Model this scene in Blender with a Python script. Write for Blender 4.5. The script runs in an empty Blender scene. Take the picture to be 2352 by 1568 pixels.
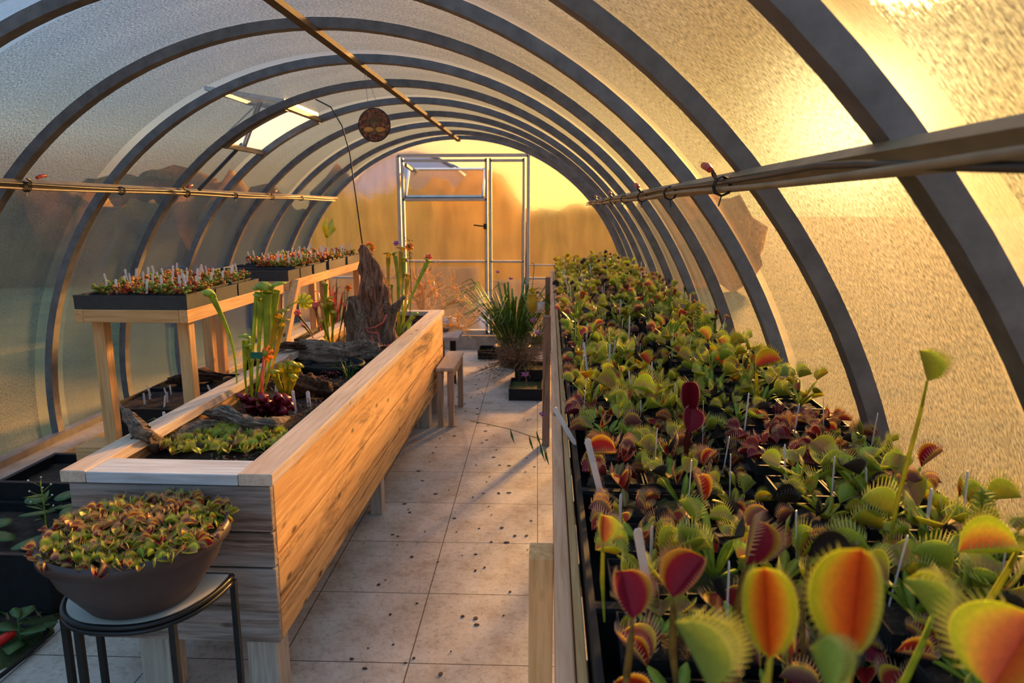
import bpy, math, random
import numpy as np
from mathutils import Vector, Matrix, noise
random.seed(7)
R_=random.random
def U(a,b): return a+(b-a)*random.random()
PI=math.pi
SC=bpy.context.scene
COL=SC.collection
# ---------------------------------------------------------------- camera
F_PX=1600.;CX,CY=1176.,784.;H=1.6
v=Vector(((1262-CX)/F_PX,-(480-CY)/F_PX,1)).normalized()
ps=math.asin(v.x);th=math.asin(v.y/math.cos(ps))
FW=Vector((-math.sin(ps)*math.cos(th),math.cos(ps)*math.cos(th),-math.sin(th)))
RT=Vector((math.cos(ps),math.sin(ps),0));UP=RT.cross(FW)
CP=Vector((0,0,H))
cam_d=bpy.data.cameras.new('camera');cam=bpy.data.objects.new('camera',cam_d);COL.objects.link(cam)
cam_d.sensor_width=36;cam_d.lens=F_PX/2352*36;cam_d.clip_start=.02;cam_d.clip_end=300
M=Matrix((RT,UP,-FW)).transposed().to_4x4();M.translation=CP;cam.matrix_world=M
cam_d.dof.use_dof=True;cam_d.dof.focus_distance=2.3;cam_d.dof.aperture_fstop=5.6
SC.camera=cam
def ray(px,py): return RT*((px-CX)/F_PX)-UP*((py-CY)/F_PX)+FW
def at(px,py,X=None,Y=None,Z=None):
    d=ray(px,py)
    t=X/d.x if X is not None else (Y/d.y if Y is not None else (Z-H)/d.z)
    return CP+d*t
# ---------------------------------------------------------------- materials
def newmat(name):
    m=bpy.data.materials.new(name);m.use_nodes=True
    nt=m.node_tree;nt.nodes.clear()
    out=nt.nodes.new('ShaderNodeOutputMaterial')
    return m,nt,out
def N(nt,t,**k):
    n=nt.nodes.new(t)
    for a,b in k.items():
        if a.startswith('i_'): n.inputs[a[2:].replace('_',' ')].default_value=b
        else: setattr(n,a,b)
    return n
def L(nt,a,b): nt.links.new(a,b)
def c4(c): return (c[0],c[1],c[2],1)
def ramp(nt,fac,stops):
    r=N(nt,'ShaderNodeValToRGB');e=r.color_ramp.elements
    while len(e)<len(stops): e.new(.5)
    for i,(p,c) in enumerate(stops): e[i].position=p;e[i].color=c4(c)
    L(nt,fac,r.inputs[0]);return r.outputs[0]
def noisy(nt,scale,coord='Object',sc=(1,1,1),detail=4,rough=.6,dist=0):
    tc=N(nt,'ShaderNodeTexCoord');mp=N(nt,'ShaderNodeMapping');mp.inputs['Scale'].default_value=sc
    L(nt,tc.outputs[coord],mp.inputs[0])
    n=N(nt,'ShaderNodeTexNoise');n.inputs['Scale'].default_value=scale;n.inputs['Detail'].default_value=detail
    n.inputs['Roughness'].default_value=rough;n.inputs['Distortion'].default_value=dist
    L(nt,mp.outputs[0],n.inputs['Vector']);return n.outputs['Fac']
def bump(nt,h,strength,dist=.01):
    b=N(nt,'ShaderNodeBump');b.inputs['Strength'].default_value=strength;b.inputs['Distance'].default_value=dist
    L(nt,h,b.inputs['Height']);return b.outputs[0]
def simple(name,col,rough=.6,metal=0,var=.25,scale=30,trans=0,bumps=0,spec=.5):
    m,nt,out=newmat(name)
    p=N(nt,'ShaderNodeBsdfPrincipled');p.inputs['Roughness'].default_value=rough;p.inputs['Metallic'].default_value=metal
    p.inputs['Specular IOR Level'].default_value=spec
    f=noisy(nt,scale)
    lo=tuple(x*(1-var) for x in col);hi=tuple(min(1,x*(1+var)) for x in col)
    c=ramp(nt,f,[(.3,lo),(.7,hi)]);L(nt,c,p.inputs['Base Color'])
    if bumps: L(nt,bump(nt,f,bumps,.01),p.inputs['Normal'])
    sh=p.outputs[0]
    if trans:
        t=N(nt,'ShaderNodeBsdfTranslucent');L(nt,c,t.inputs[0]);mx=N(nt,'ShaderNodeMixShader');mx.inputs[0].default_value=trans
        L(nt,sh,mx.inputs[1]);L(nt,t.outputs[0],mx.inputs[2]);sh=mx.outputs[0]
    L(nt,sh,out.inputs[0]);return m
def wood(name,base,dark,axis=0,stain=.3,grain=60,knots=True,grey=None,staincol=(.03,.018,.012)):
    m,nt,out=newmat(name)
    sc=[1,1,1];sc[axis]=.06
    g=noisy(nt,grain,sc=tuple(sc),detail=6,rough=.65,dist=.4)
    sc2=[1,1,1];sc2[axis]=.12
    g2=noisy(nt,7,sc=tuple(sc2),detail=5,rough=.6,dist=1.)
    c1=ramp(nt,g,[(.3,dark),(.65,base)])
    # stains / weathering blotches of their own shape
    st=noisy(nt,9,sc=tuple(sc2),detail=8,rough=.75,dist=.6)
    rs=N(nt,'ShaderNodeMapRange');rs.inputs['From Min'].default_value=.66-stain*.22;rs.inputs['From Max'].default_value=.78-stain*.2
    L(nt,st,rs.inputs[0])
    mx=N(nt,'ShaderNodeMix',data_type='RGBA');L(nt,rs.outputs[0],mx.inputs['Factor']);L(nt,c1,mx.inputs['A']);mx.inputs['B'].default_value=c4(staincol)
    col=mx.outputs['Result']
    if grey:
        mr=N(nt,'ShaderNodeMapRange');mr.inputs['From Min'].default_value=.42;mr.inputs['From Max'].default_value=.6;L(nt,g2,mr.inputs[0])
        m2=N(nt,'ShaderNodeMix',data_type='RGBA');L(nt,mr.outputs[0],m2.inputs['Factor']);L(nt,col,m2.inputs['A']);m2.inputs['B'].default_value=c4(grey)
        L(nt,col,m2.inputs['A']);
        m3=N(nt,'ShaderNodeMix',data_type='RGBA',blend_type='MULTIPLY');m3.inputs['Factor'].default_value=.8;L(nt,m2.outputs['Result'],m3.inputs['A']);L(nt,ramp(nt,g,[(.25,(.45,.4,.36)),(.6,(1,1,1))]),m3.inputs['B']);col=m3.outputs['Result']
    # nail / knot dots
    if knots:
        tc=N(nt,'ShaderNodeTexCoord');mp=N(nt,'ShaderNodeMapping');s=[9,9,9];s[axis]=4;mp.inputs['Scale'].default_value=s;L(nt,tc.outputs['Object'],mp.inputs[0])
        vo=N(nt,'ShaderNodeTexVoronoi');vo.inputs['Scale'].default_value=1.;L(nt,mp.outputs[0],vo.inputs['Vector'])
        kr=N(nt,'ShaderNodeMapRange');kr.inputs['From Min'].default_value=.05;kr.inputs['From Max'].default_value=.13;kr.inputs['To Min'].default_value=.85;kr.inputs['To Max'].default_value=0;L(nt,vo.outputs['Distance'],kr.inputs[0])
        m4=N(nt,'ShaderNodeMix',data_type='RGBA');L(nt,kr.outputs[0],m4.inputs['Factor']);L(nt,col,m4.inputs['A']);m4.inputs['B'].default_value=c4((.05,.025,.012));col=m4.outputs['Result']
    p=N(nt,'ShaderNodeBsdfPrincipled');p.inputs['Roughness'].default_value=.75;p.inputs['Specular IOR Level'].default_value=.25
    L(nt,col,p.inputs['Base Color']);L(nt,bump(nt,g,.35,.004),p.inputs['Normal']);L(nt,p.outputs[0],out.inputs[0]);return m

def polycarb(name,tr=(.30,.30,.30),kt=.3,kr=.3,kl=.25,dirt=1.,rough=.55,tl=(.62,.76,.84),tint=(1,1,1),df_=(.28,.33,.36)):
    m,nt,out=newmat(name)
    uv=N(nt,'ShaderNodeUVMap');mp=N(nt,'ShaderNodeMapping');mp.inputs['Scale'].default_value=(1,1,1);L(nt,uv.outputs[0],mp.inputs[0])
    def nz(scale,sc,detail=3,rough=.6):
        q=N(nt,'ShaderNodeMapping');q.inputs['Scale'].default_value=sc;L(nt,mp.outputs[0],q.inputs[0])
        n=N(nt,'ShaderNodeTexNoise');n.inputs['Scale'].default_value=scale;n.inputs['Detail'].default_value=detail;n.inputs['Roughness'].default_value=rough
        L(nt,q.outputs[0],n.inputs['Vector']);return n.outputs['Fac']
    a=nz(90,(1,2.6,1),3);b=nz(60,(.03,4,1),2);c=nz(3,(.5,2.2,1),4)
    ad=N(nt,'ShaderNodeMath',operation='ADD');L(nt,a,ad.inputs[0]);L(nt,b,ad.inputs[1])
    bn=bump(nt,ad.outputs[0],.6*dirt,.006)
    tp=N(nt,'ShaderNodeBsdfTransparent');tp.inputs[0].default_value=c4(tint)
    rf=N(nt,'ShaderNodeBsdfRefraction');rf.inputs['IOR'].default_value=1.12;rf.inputs['Roughness'].default_value=rough;rf.inputs['Color'].default_value=c4(tint);L(nt,bn,rf.inputs['Normal'])
    tlb=N(nt,'ShaderNodeBsdfTranslucent');L(nt,ramp(nt,c,[(.35,tuple(x*.55 for x in tl)),(.7,tl)]),tlb.inputs[0]);L(nt,bn,tlb.inputs['Normal'])
    gl=N(nt,'ShaderNodeBsdfGlossy');gl.inputs['Roughness'].default_value=.28;gl.inputs['Color'].default_value=(.8,.85,.88,1);L(nt,bn,gl.inputs['Normal'])
    df=N(nt,'ShaderNodeBsdfDiffuse');df.inputs['Color'].default_value=c4(df_)
    tot=kt+kr
    m1=N(nt,'ShaderNodeMixShader');m1.inputs[0].default_value=kr/tot;L(nt,tp.outputs[0],m1.inputs[1]);L(nt,rf.outputs[0],m1.inputs[2])
    m2=N(nt,'ShaderNodeMixShader');m2.inputs[0].default_value=kl/(tot+kl);L(nt,m1.outputs[0],m2.inputs[1]);L(nt,tlb.outputs[0],m2.inputs[2])
    fr=1-(tot+kl)
    # dust on the sheet makes it a little more opaque in streaks
    m3=N(nt,'ShaderNodeMixShader')
    mr=N(nt,'ShaderNodeMapRange');mr.inputs['To Min'].default_value=max(0,fr-.28*dirt);mr.inputs['To Max'].default_value=min(1,fr+.22*dirt);mr.inputs['From Min'].default_value=.35;mr.inputs['From Max'].default_value=.65
    L(nt,a,mr.inputs[0]);L(nt,mr.outputs[0],m3.inputs[0]);L(nt,m2.outputs[0],m3.inputs[1]);L(nt,df.outputs[0],m3.inputs[2])
    fz=N(nt,'ShaderNodeFresnel');fz.inputs['IOR'].default_value=1.5;L(nt,bn,fz.inputs['Normal'])
    fm=N(nt,'ShaderNodeMath',operation='MULTIPLY');fm.inputs[1].default_value=.18;L(nt,fz.outputs[0],fm.inputs[0])
    m4=N(nt,'ShaderNodeMixShader');L(nt,fm.outputs[0],m4.inputs[0]);L(nt,m3.outputs[0],m4.inputs[1]);L(nt,gl.outputs[0],m4.inputs[2])
    L(nt,m4.outputs[0],out.inputs[0]);return m

MT={}
MT['pc']=polycarb('polycarbonate_sheet',kt=.24,kr=.13,kl=.05,dirt=1.,rough=.34,df_=(.045,.07,.085),tint=(.84,.94,1.0))
MT['pc_clear']=polycarb('polycarbonate_overlap',kt=.42,kr=.20,kl=.05,dirt=.35,rough=.3,df_=(.05,.075,.09),tint=(.88,.95,1.0))
MT['pc_end']=polycarb('polycarbonate_end_wall',kt=.18,kr=.48,kl=.032,dirt=.5,rough=.36,tl=(.9,.75,.45),df_=(.12,.12,.12))
MT['steel']=simple('galvanised_steel_tube',(.135,.13,.128),.55,.3,.3,14,bumps=.15)
MT['alu']=simple('door_aluminium',(.5,.5,.48),.45,.6,.12,10)
MT['purlin']=simple('purlin_steel',(.30,.22,.13),.5,.2,.2,12)
MT['ridge']=simple('brown_ridge_rail',(.13,.085,.05),.8,0,.2,12,spec=.15)
MT['pipe']=simple('black_pipe',(.03,.028,.025),.4,0,.2,20)
MT['cable']=simple('black_cable',(.012,.012,.012),.5)
MT['redplastic']=simple('red_nozzle_plastic',(.5,.06,.03),.4)
MT['red_tube']=simple('bright_red_ribbed_plastic',(.65,.02,.015),.4)
MT['concrete']=simple('sill_concrete',(.30,.27,.23),.9,0,.25,9,bumps=.3)
MT['soil']=simple('dark_potting_soil',(.032,.019,.012),.95,0,.75,120,bumps=1.)
MT['bedsoil']=simple('garden_bed_soil',(.04,.024,.014),.98,0,.6,40,bumps=1.)
MT['moss']=simple('green_moss',(.045,.06,.008),.95,0,.6,160,bumps=1.)
MT['blackpl']=simple('black_pot_plastic',(.014,.014,.015),.62,0,.2,20,spec=.2)
MT['greypl']=simple('grey_tray_plastic',(.035,.037,.04),.42,0,.25,30)
MT['brownpl']=simple('brown_bowl_plastic',(.042,.023,.019),.5,0,.3,8)
MT['tag']=simple('white_label_plastic',(.72,.68,.66),.45,0,.08,50,trans=.15)
MT['tagwrite']=simple('label_ink',(.05,.06,.09),.6)
MT['ring']=simple('blackened_iron',(.012,.012,.012),.35,.4)
MT['tabletop']=simple('pale_table_top',(.5,.47,.4),.4,0,.1,6)
MT['greentape']=simple('green_plant_tie',(.0,.16,.09),.5,trans=.2)
WP=(.82,.47,.21);WD=(.58,.28,.09)
MT['woodX']=wood('fresh_pine_along_x',WP,WD,0,.05)
MT['woodY']=wood('fresh_pine_along_y',WP,WD,1,.05)
MT['woodZ']=wood('fresh_pine_along_z',WP,WD,2,.05)
MT['capY']=wood('cap_pine_along_y',(.66,.52,.40),(.46,.32,.22),1,.12)
MT['capX']=wood('white_weathered_cap_board',(.62,.63,.64),(.40,.37,.36),0,.28,grain=50)
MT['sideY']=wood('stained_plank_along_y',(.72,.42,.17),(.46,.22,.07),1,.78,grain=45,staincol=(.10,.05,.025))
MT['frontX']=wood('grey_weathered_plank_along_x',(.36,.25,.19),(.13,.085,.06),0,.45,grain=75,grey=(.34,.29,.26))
MT['legZ']=wood('grey_leg_timber',(.46,.39,.31),(.28,.22,.17),2,.2)
MT['oldY']=wood('old_bench_timber',(.88,.47,.27),(.60,.28,.14),1,.1)
MT['oldZ']=wood('old_leg_timber',(.33,.22,.16),(.17,.10,.07),2,.25)
MT['stool']=wood('stool_timber',(.42,.29,.2),(.26,.16,.1),2,.2)
def bark(name,a,b,axis=2,sc=26):
    m,nt,out=newmat(name);s=[1,1,1];s[axis]=.14
    g=noisy(nt,sc,sc=tuple(s),detail=8,rough=.7,dist=.8)
    p=N(nt,'ShaderNodeBsdfPrincipled');p.inputs['Roughness'].default_value=.9;p.inputs['Specular IOR Level'].default_value=.15
    L(nt,ramp(nt,g,[(.32,a),(.5,tuple((x+y)/2 for x,y in zip(a,b))),(.68,b)]),p.inputs['Base Color']);L(nt,bump(nt,g,1.,.03),p.inputs['Normal']);L(nt,p.outputs[0],out.inputs[0]);return m
MT['stump']=bark('dead_stump_bark',(.05,.02,.012),(.62,.30,.18),2,60)
MT['drift']=bark('driftwood_bark',(.045,.026,.017),(.60,.44,.32),0,62)
MT['driftz']=bark('upright_driftwood',(.05,.028,.018),(.5,.33,.22),2,60)
MT['driftd']=bark('dark_driftwood',(.015,.008,.006),(.24,.13,.08),1,60)
MT['curly']=simple('dry_branch_sunlit_gold',(.9,.62,.26),.6,0,.2,30,trans=.45)  # golden sunlight put into the branch colour and translucency

def trapmat(name,stops,trans=.45,rough=.45,vein=0):
    m,nt,out=newmat(name)
    at_=N(nt,'ShaderNodeAttribute',attribute_name='m')
    c=ramp(nt,at_.outputs['Fac'],stops)
    nz=noisy(nt,240);mm=N(nt,'ShaderNodeMix',data_type='RGBA',blend_type='MULTIPLY');mm.inputs['Factor'].default_value=.5
    L(nt,c,mm.inputs['A']);L(nt,ramp(nt,nz,[(.3,(.6,.6,.6)),(.7,(1,1,1))]),mm.inputs['B'])
    oi=N(nt,'ShaderNodeObjectInfo');hs=N(nt,'ShaderNodeHueSaturation')
    mr=N(nt,'ShaderNodeMapRange');mr.inputs['To Min'].default_value=.7;mr.inputs['To Max'].default_value=1.2;L(nt,oi.outputs['Random'],mr.inputs[0]);L(nt,mr.outputs[0],hs.inputs['Value'])
    mh=N(nt,'ShaderNodeMapRange');mh.inputs['To Min'].default_value=.485;mh.inputs['To Max'].default_value=.515;L(nt,oi.outputs['Random'],mh.inputs[0]);L(nt,mh.outputs[0],hs.inputs['Hue'])
    L(nt,mm.outputs['Result'],hs.inputs['Color']);c=hs.outputs[0]
    p=N(nt,'ShaderNodeBsdfPrincipled');p.inputs['Roughness'].default_value=rough;L(nt,c,p.inputs['Base Color'])
    t=N(nt,'ShaderNodeBsdfTranslucent');L(nt,c,t.inputs[0]);mx=N(nt,'ShaderNodeMixShader');mx.inputs[0].default_value=trans
    L(nt,p.outputs[0],mx.inputs[1]);L(nt,t.outputs[0],mx.inputs[2]);L(nt,mx.outputs[0],out.inputs[0]);return m
YG=(.55,.6,.05);GR=(.26,.4,.04)
# attribute m: 0 at the hinge, 1 at the margin
MT['A_out']=trapmat('green_trap_outside',[(0,(.30,.44,.05)),(1,(.5,.58,.06))])
MT['A_in']=trapmat('green_trap_inside',[(0,(.55,.26,.10)),(.5,(.5,.36,.08)),(.85,YG)])
MT['B_out']=trapmat('purple_trap_outside',[(0,(.30,.09,.12)),(.7,(.42,.18,.12)),(1,(.8,.55,.08))],.4)
MT['B_in']=trapmat('red_trap_inside',[(0,(.42,.012,.02)),(.66,(.55,.03,.02)),(.9,(.85,.6,.05))],.45)
MT['C_out']=trapmat('yellow_trap_outside',[(0,(.42,.48,.04)),(1,(.66,.68,.04))],.5)
MT['C_in']=trapmat('orange_trap_inside',[(0,(.55,.04,.015)),(.3,(.75,.16,.03)),(.6,(.8,.45,.05)),(.78,(.66,.62,.04)),(1,(.5,.6,.04))],.5)
MT['D_out']=trapmat('withered_black_trap',[(0,(.012,.011,.011)),(1,(.03,.02,.016))],.03,.6)
MT['D_in']=trapmat('withered_black_trap_inside',[(0,(.03,.012,.01)),(1,(.02,.014,.01))],.03,.6)
MT['E_out']=trapmat('maroon_trap_outside',[(0,(.17,.02,.03)),(1,(.26,.03,.04))],.3)
MT['E_in']=trapmat('maroon_trap_inside',[(0,(.28,.008,.015)),(1,(.32,.02,.03))],.35)
MT['cilA']=simple('green_cilia',(.62,.6,.12),.5,trans=.4)
MT['cilB']=simple('reddish_cilia',(.6,.36,.2),.5,trans=.4)
MT['cilD']=simple('black_cilia',(.03,.02,.015),.6)
MT['leafA']=simple('green_leaf_stalk',(.30,.42,.04),.5,0,.3,40,trans=.4)
MT['leafB']=simple('reddish_leaf_stalk',(.24,.18,.05),.5,0,.45,30,trans=.35)
MT['leafE']=simple('maroon_leaf_stalk',(.15,.025,.03),.5,0,.3,40,trans=.3)
MT['leafC']=simple('yellow_green_leaf_stalk',(.5,.5,.04),.5,0,.25,40,trans=.45)
MT['leafG']=simple('deep_green_blade',(.07,.17,.03),.5,0,.35,20,trans=.35)
MT['strap']=simple('bright_strap_leaf',(.13,.26,.04),.5,0,.35,20,trans=.45)
MT['padleaf']=simple('dull_green_round_leaf',(.09,.17,.05),.55,0,.3,20,trans=.3)
MT['dry']=simple('dry_brown_twigs',(.2,.12,.06),.9,0,.35,30,trans=.1)
MT['drydark']=simple('dark_crumbs',(.06,.035,.02),.9)
MT['seedg']=simple('seedling_green',(.28,.36,.05),.6,0,.4,60,trans=.35)
MT['seedr']=simple('seedling_red',(.5,.09,.04),.6,0,.4,60,trans=.35)
MT['seedo']=simple('seedling_orange',(.7,.33,.06),.6,0,.4,60,trans=.4)
MT['purple']=simple('purple_flower_head',(.45,.17,.4),.7,0,.3,80,trans=.3)
MT['orangepet']=simple('orange_petal',(.9,.36,.03),.5,0,.2,30,trans=.5)
MT['yellowpet']=simple('yellow_petal',(.72,.68,.05),.5,0,.2,30,trans=.5)
MT['redpet']=simple('coral_red_petal',(.75,.18,.12),.5,0,.2,30,trans=.4)
MT['whitepet']=simple('white_petal',(.8,.78,.7),.5)
MT['pitg']=simple('green_pitcher_tube',(.42,.52,.05),.45,0,.35,14,trans=.4)
MT['pity']=simple('yellow_pitcher_tube',(.66,.5,.05),.45,0,.3,14,trans=.45)
MT['pitr']=simple('dark_red_pitcher',(.22,.012,.03),.35,0,.4,30,trans=.25)
MT['pitc']=simple('yellow_cluster_pitcher',(.6,.55,.04),.4,0,.3,20,trans=.45)
MT['sack']=simple('pale_sack',(.35,.34,.36),.8)
MT['greyboard']=simple('grey_board',(.34,.31,.29),.8,0,.2,12)
def tilemat():
    m,nt,out=newmat('stone_floor_tiles')
    tc=N(nt,'ShaderNodeTexCoord');mp=N(nt,'ShaderNodeMapping');L(nt,tc.outputs['Object'],mp.inputs[0])
    br=N(nt,'ShaderNodeTexBrick');br.offset=0;br.squash=1;br.inputs['Scale'].default_value=1
    br.inputs['Brick Width'].default_value=.462;br.inputs['Row Height'].default_value=.462;br.inputs['Mortar Size'].default_value=.0028;br.inputs['Mortar Smooth'].default_value=.3
    mp.inputs['Rotation'].default_value=(0,0,math.radians(-1.0));mp.inputs['Location'].default_value=TILE_OFF
    L(nt,mp.outputs[0],br.inputs['Vector'])
    br.inputs['Color1'].default_value=(1,1,1,1);br.inputs['Color2'].default_value=(.86,.86,.86,1);br.inputs['Mortar'].default_value=(.18,.15,.12,1)
    n1=noisy(nt,5,detail=10,rough=.75);n2=noisy(nt,42,detail=6,rough=.8,dist=.4)
    c=ramp(nt,n1,[(.3,(.34,.25,.18)),(.5,(.52,.45,.37)),(.7,(.64,.58,.51))])
    st=ramp(nt,n2,[(.36,(.45,.38,.33)),(.5,(1,1,1))])
    a=N(nt,'ShaderNodeMix',data_type='RGBA',blend_type='MULTIPLY');a.inputs['Factor'].default_value=.55;L(nt,c,a.inputs['A']);L(nt,st,a.inputs['B'])
    b=N(nt,'ShaderNodeMix',data_type='RGBA',blend_type='MULTIPLY');b.inputs['Factor'].default_value=1;L(nt,a.outputs['Result'],b.inputs['A']);L(nt,br.outputs['Color'],b.inputs['B'])
    p=N(nt,'ShaderNodeBsdfPrincipled');p.inputs['Roughness'].default_value=.62;L(nt,b.outputs['Result'],p.inputs['Base Color']);L(nt,bump(nt,n2,.25,.005),p.inputs['Normal'])
    L(nt,p.outputs[0],out.inputs[0]);return m
_j=at(965,1520,Z=0)
TILE_OFF=(-_j.x+.462*20,-_j.y+.462*20+.0,0)
MT['tiles']=tilemat()
# ---------------------------------------------------------------- mesh builder
class MB:
    def __init__(s): s.v=[];s.f=[];s.m=[];s.a=[];s.uv=None
    def add(s,vs,fs,mat=0,a=None,M=None):
        o=len(s.v)
        if M is not None: vs=[M@Vector(x) for x in vs]
        s.v+= [tuple(x) for x in vs]; s.f+=[tuple(i+o for i in f) for f in fs]; s.m+=[mat]*len(fs)
        s.a+= a if a is not None else [0.]*len(vs)
    def join(s,o,M=None):
        k=len(s.v); s.v+=[tuple(M@Vector(x)) if M is not None else x for x in o.v]; s.f+=[tuple(i+k for i in f) for f in o.f]; s.m+=o.m; s.a+=o.a
    def box(s,lo,hi,mat=0,M=None,taper=0):
        x0,y0,z0=lo;x1,y1,z1=hi;t=taper
        vs=[(x0+t,y0+t,z0),(x1-t,y0+t,z0),(x1-t,y1-t,z0),(x0+t,y1-t,z0),(x0,y0,z1),(x1,y0,z1),(x1,y1,z1),(x0,y1,z1)]
        s.add(vs,[(3,2,1,0),(4,5,6,7),(0,1,5,4),(1,2,6,5),(2,3,7,6),(3,0,4,7)],mat,None,M);return s
    def bar(s,p,q,w,h,mat=0,up=(0,0,1)):
        p=Vector(p);q=Vector(q);d=(q-p);l=d.length;d.normalize();u=Vector(up)
        x=d.cross(u)
        if x.length<1e-4: x=d.cross(Vector((0,1,0)))
        x.normalize();z=x.cross(d)
        M=Matrix((x,d,z)).transposed().to_4x4();M.translation=p
        return s.box((-w/2,0,-h/2),(w/2,l,h/2),mat,M)
    def tube(s,pts,r,n=8,mat=0,cap=True,a=None):
        pts=[Vector(p) for p in pts];k=len(pts)
        rs=r if isinstance(r,(list,tuple)) else [r]*k
        vs=[];fs=[];ref=Vector((.3,.9,.2)).normalized();aa=[]
        for i,p in enumerate(pts):
            d=(pts[min(i+1,k-1)]-pts[max(i-1,0)]).normalized()
            x=d.cross(ref)
            if x.length<.05: x=d.cross(Vector((1,0,0)))
            x.normalize();y=d.cross(x)
            for j in range(n):
                t=2*PI*j/n;vs.append(p+(x*math.cos(t)+y*math.sin(t))*rs[i]);aa.append(i/(k-1))
        for i in range(k-1):
            for j in range(n): fs.append((i*n+j,i*n+(j+1)%n,(i+1)*n+(j+1)%n,(i+1)*n+j))
        if cap: fs.append(tuple(range(n-1,-1,-1)));fs.append(tuple((k-1)*n+j for j in range(n)))
        s.add(vs,fs,mat,aa);return s
    def lathe(s,prof,n=24,mat=0,sx=1,sy=1,M=None,cap=False):
        vs=[];fs=[]
        for (r,z) in prof:
            for j in range(n): t=2*PI*j/n;vs.append((r*sx*math.cos(t),r*sy*math.sin(t),z))
        for i in range(len(prof)-1):
            for j in range(n): fs.append((i*n+j,i*n+(j+1)%n,(i+1)*n+(j+1)%n,(i+1)*n+j))
        if cap: fs.append(tuple(range(n-1,-1,-1)));fs.append(tuple((len(prof)-1)*n+j for j in range(n)))
        s.add(vs,fs,mat,None,M);return s
    def leaf(s,pts,ws,mat=0,side=None,fold=.25,th=.0012):
        """a blade with real thickness following pts, half widths ws"""
        pts=[Vector(p) for p in pts];k=len(pts);vs=[];fs=[]
        for i,p in enumerate(pts):
            d=(pts[min(i+1,k-1)]-pts[max(i-1,0)]).normalized()
            x=(side if side is not None else d.cross(Vector((0,0,1))))
            if x.length<.05: x=Vector((1,0,0))
            x=Vector(x).normalized();n=x.cross(d).normalized()
            w=ws[i]
            vs+= [p-x*w+n*w*fold,p+n*0,p+x*w+n*w*fold,p-n*th*2]
        for i in range(k-1):
            a=i*4;b=a+4
            fs+=[(a,a+1,b+1,b),(a+1,a+2,b+2,b+1),(a+2,a+3,b+3,b+2),(a+3,a,b,b+3)]
        s.add(vs,fs,mat);return s
    def blob(s,c,r,n=10,k=6,mat=0,amp=.15,freq=3,seed=0,sz=1):
        vs=[];fs=[];c=Vector(c)
        for i in range(k+1):
            ph=PI*i/k
            for j in range(n):
                t=2*PI*j/n;d=Vector((math.sin(ph)*math.cos(t),math.sin(ph)*math.sin(t),math.cos(ph)*sz))
                q=1+amp*noise.noise(d*freq+Vector((seed,seed*.7,0)))
                vs.append(c+Vector((d.x*r[0],d.y*r[1],d.z*r[2]))*q)
        for i in range(k):
            for j in range(n): fs.append((i*n+j,(i+1)*n+j,(i+1)*n+(j+1)%n,i*n+(j+1)%n))
        s.add(vs,fs,mat);return s
    def mesh(s,name,mats,smooth=False):
        me=bpy.data.meshes.new(name);me.from_pydata(s.v,[],s.f);me.update()
        for m in mats: me.materials.append(MT[m] if isinstance(m,str) else m)
        if len(mats)>1: me.polygons.foreach_set('material_index',s.m)
        if any(s.a):
            at=me.attributes.new('m','FLOAT','POINT');at.data.foreach_set('value',s.a)
        if smooth: me.polygons.foreach_set('use_smooth',[True]*len(s.f))
        return me
    def build(s,name,mats,parent=None,smooth=False,bevel=0):
        if isinstance(mats,str): mats=[mats]
        return ob(name,s.mesh(name,mats,smooth),parent,bevel)
def ob(name,me,parent=None,bevel=0):
    o=bpy.data.objects.new(name,me);COL.objects.link(o)
    if parent is not None: o.parent=parent
    if bevel:
        b=o.modifiers.new('bevel','BEVEL');b.width=bevel;b.segments=2;b.limit_method='ANGLE'
    return o
def tag(o,label,cat,group=None,kind=None):
    if label:o['label']=label
    if cat:o['category']=cat
    if group:o['group']=group
    if kind:o['kind']=kind
    return o
def thing(name,label,cat,loc=(0,0,0),rz=0,group=None):
    o=bpy.data.objects.new(name,None);COL.objects.link(o);o.location=loc;o.rotation_euler=(0,0,rz);o.empty_display_size=.05
    return tag(o,label,cat,group)
def struct(o): o['kind']='structure';return o
def B(lo,hi,**k): return MB().box(lo,hi,**k)
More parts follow.
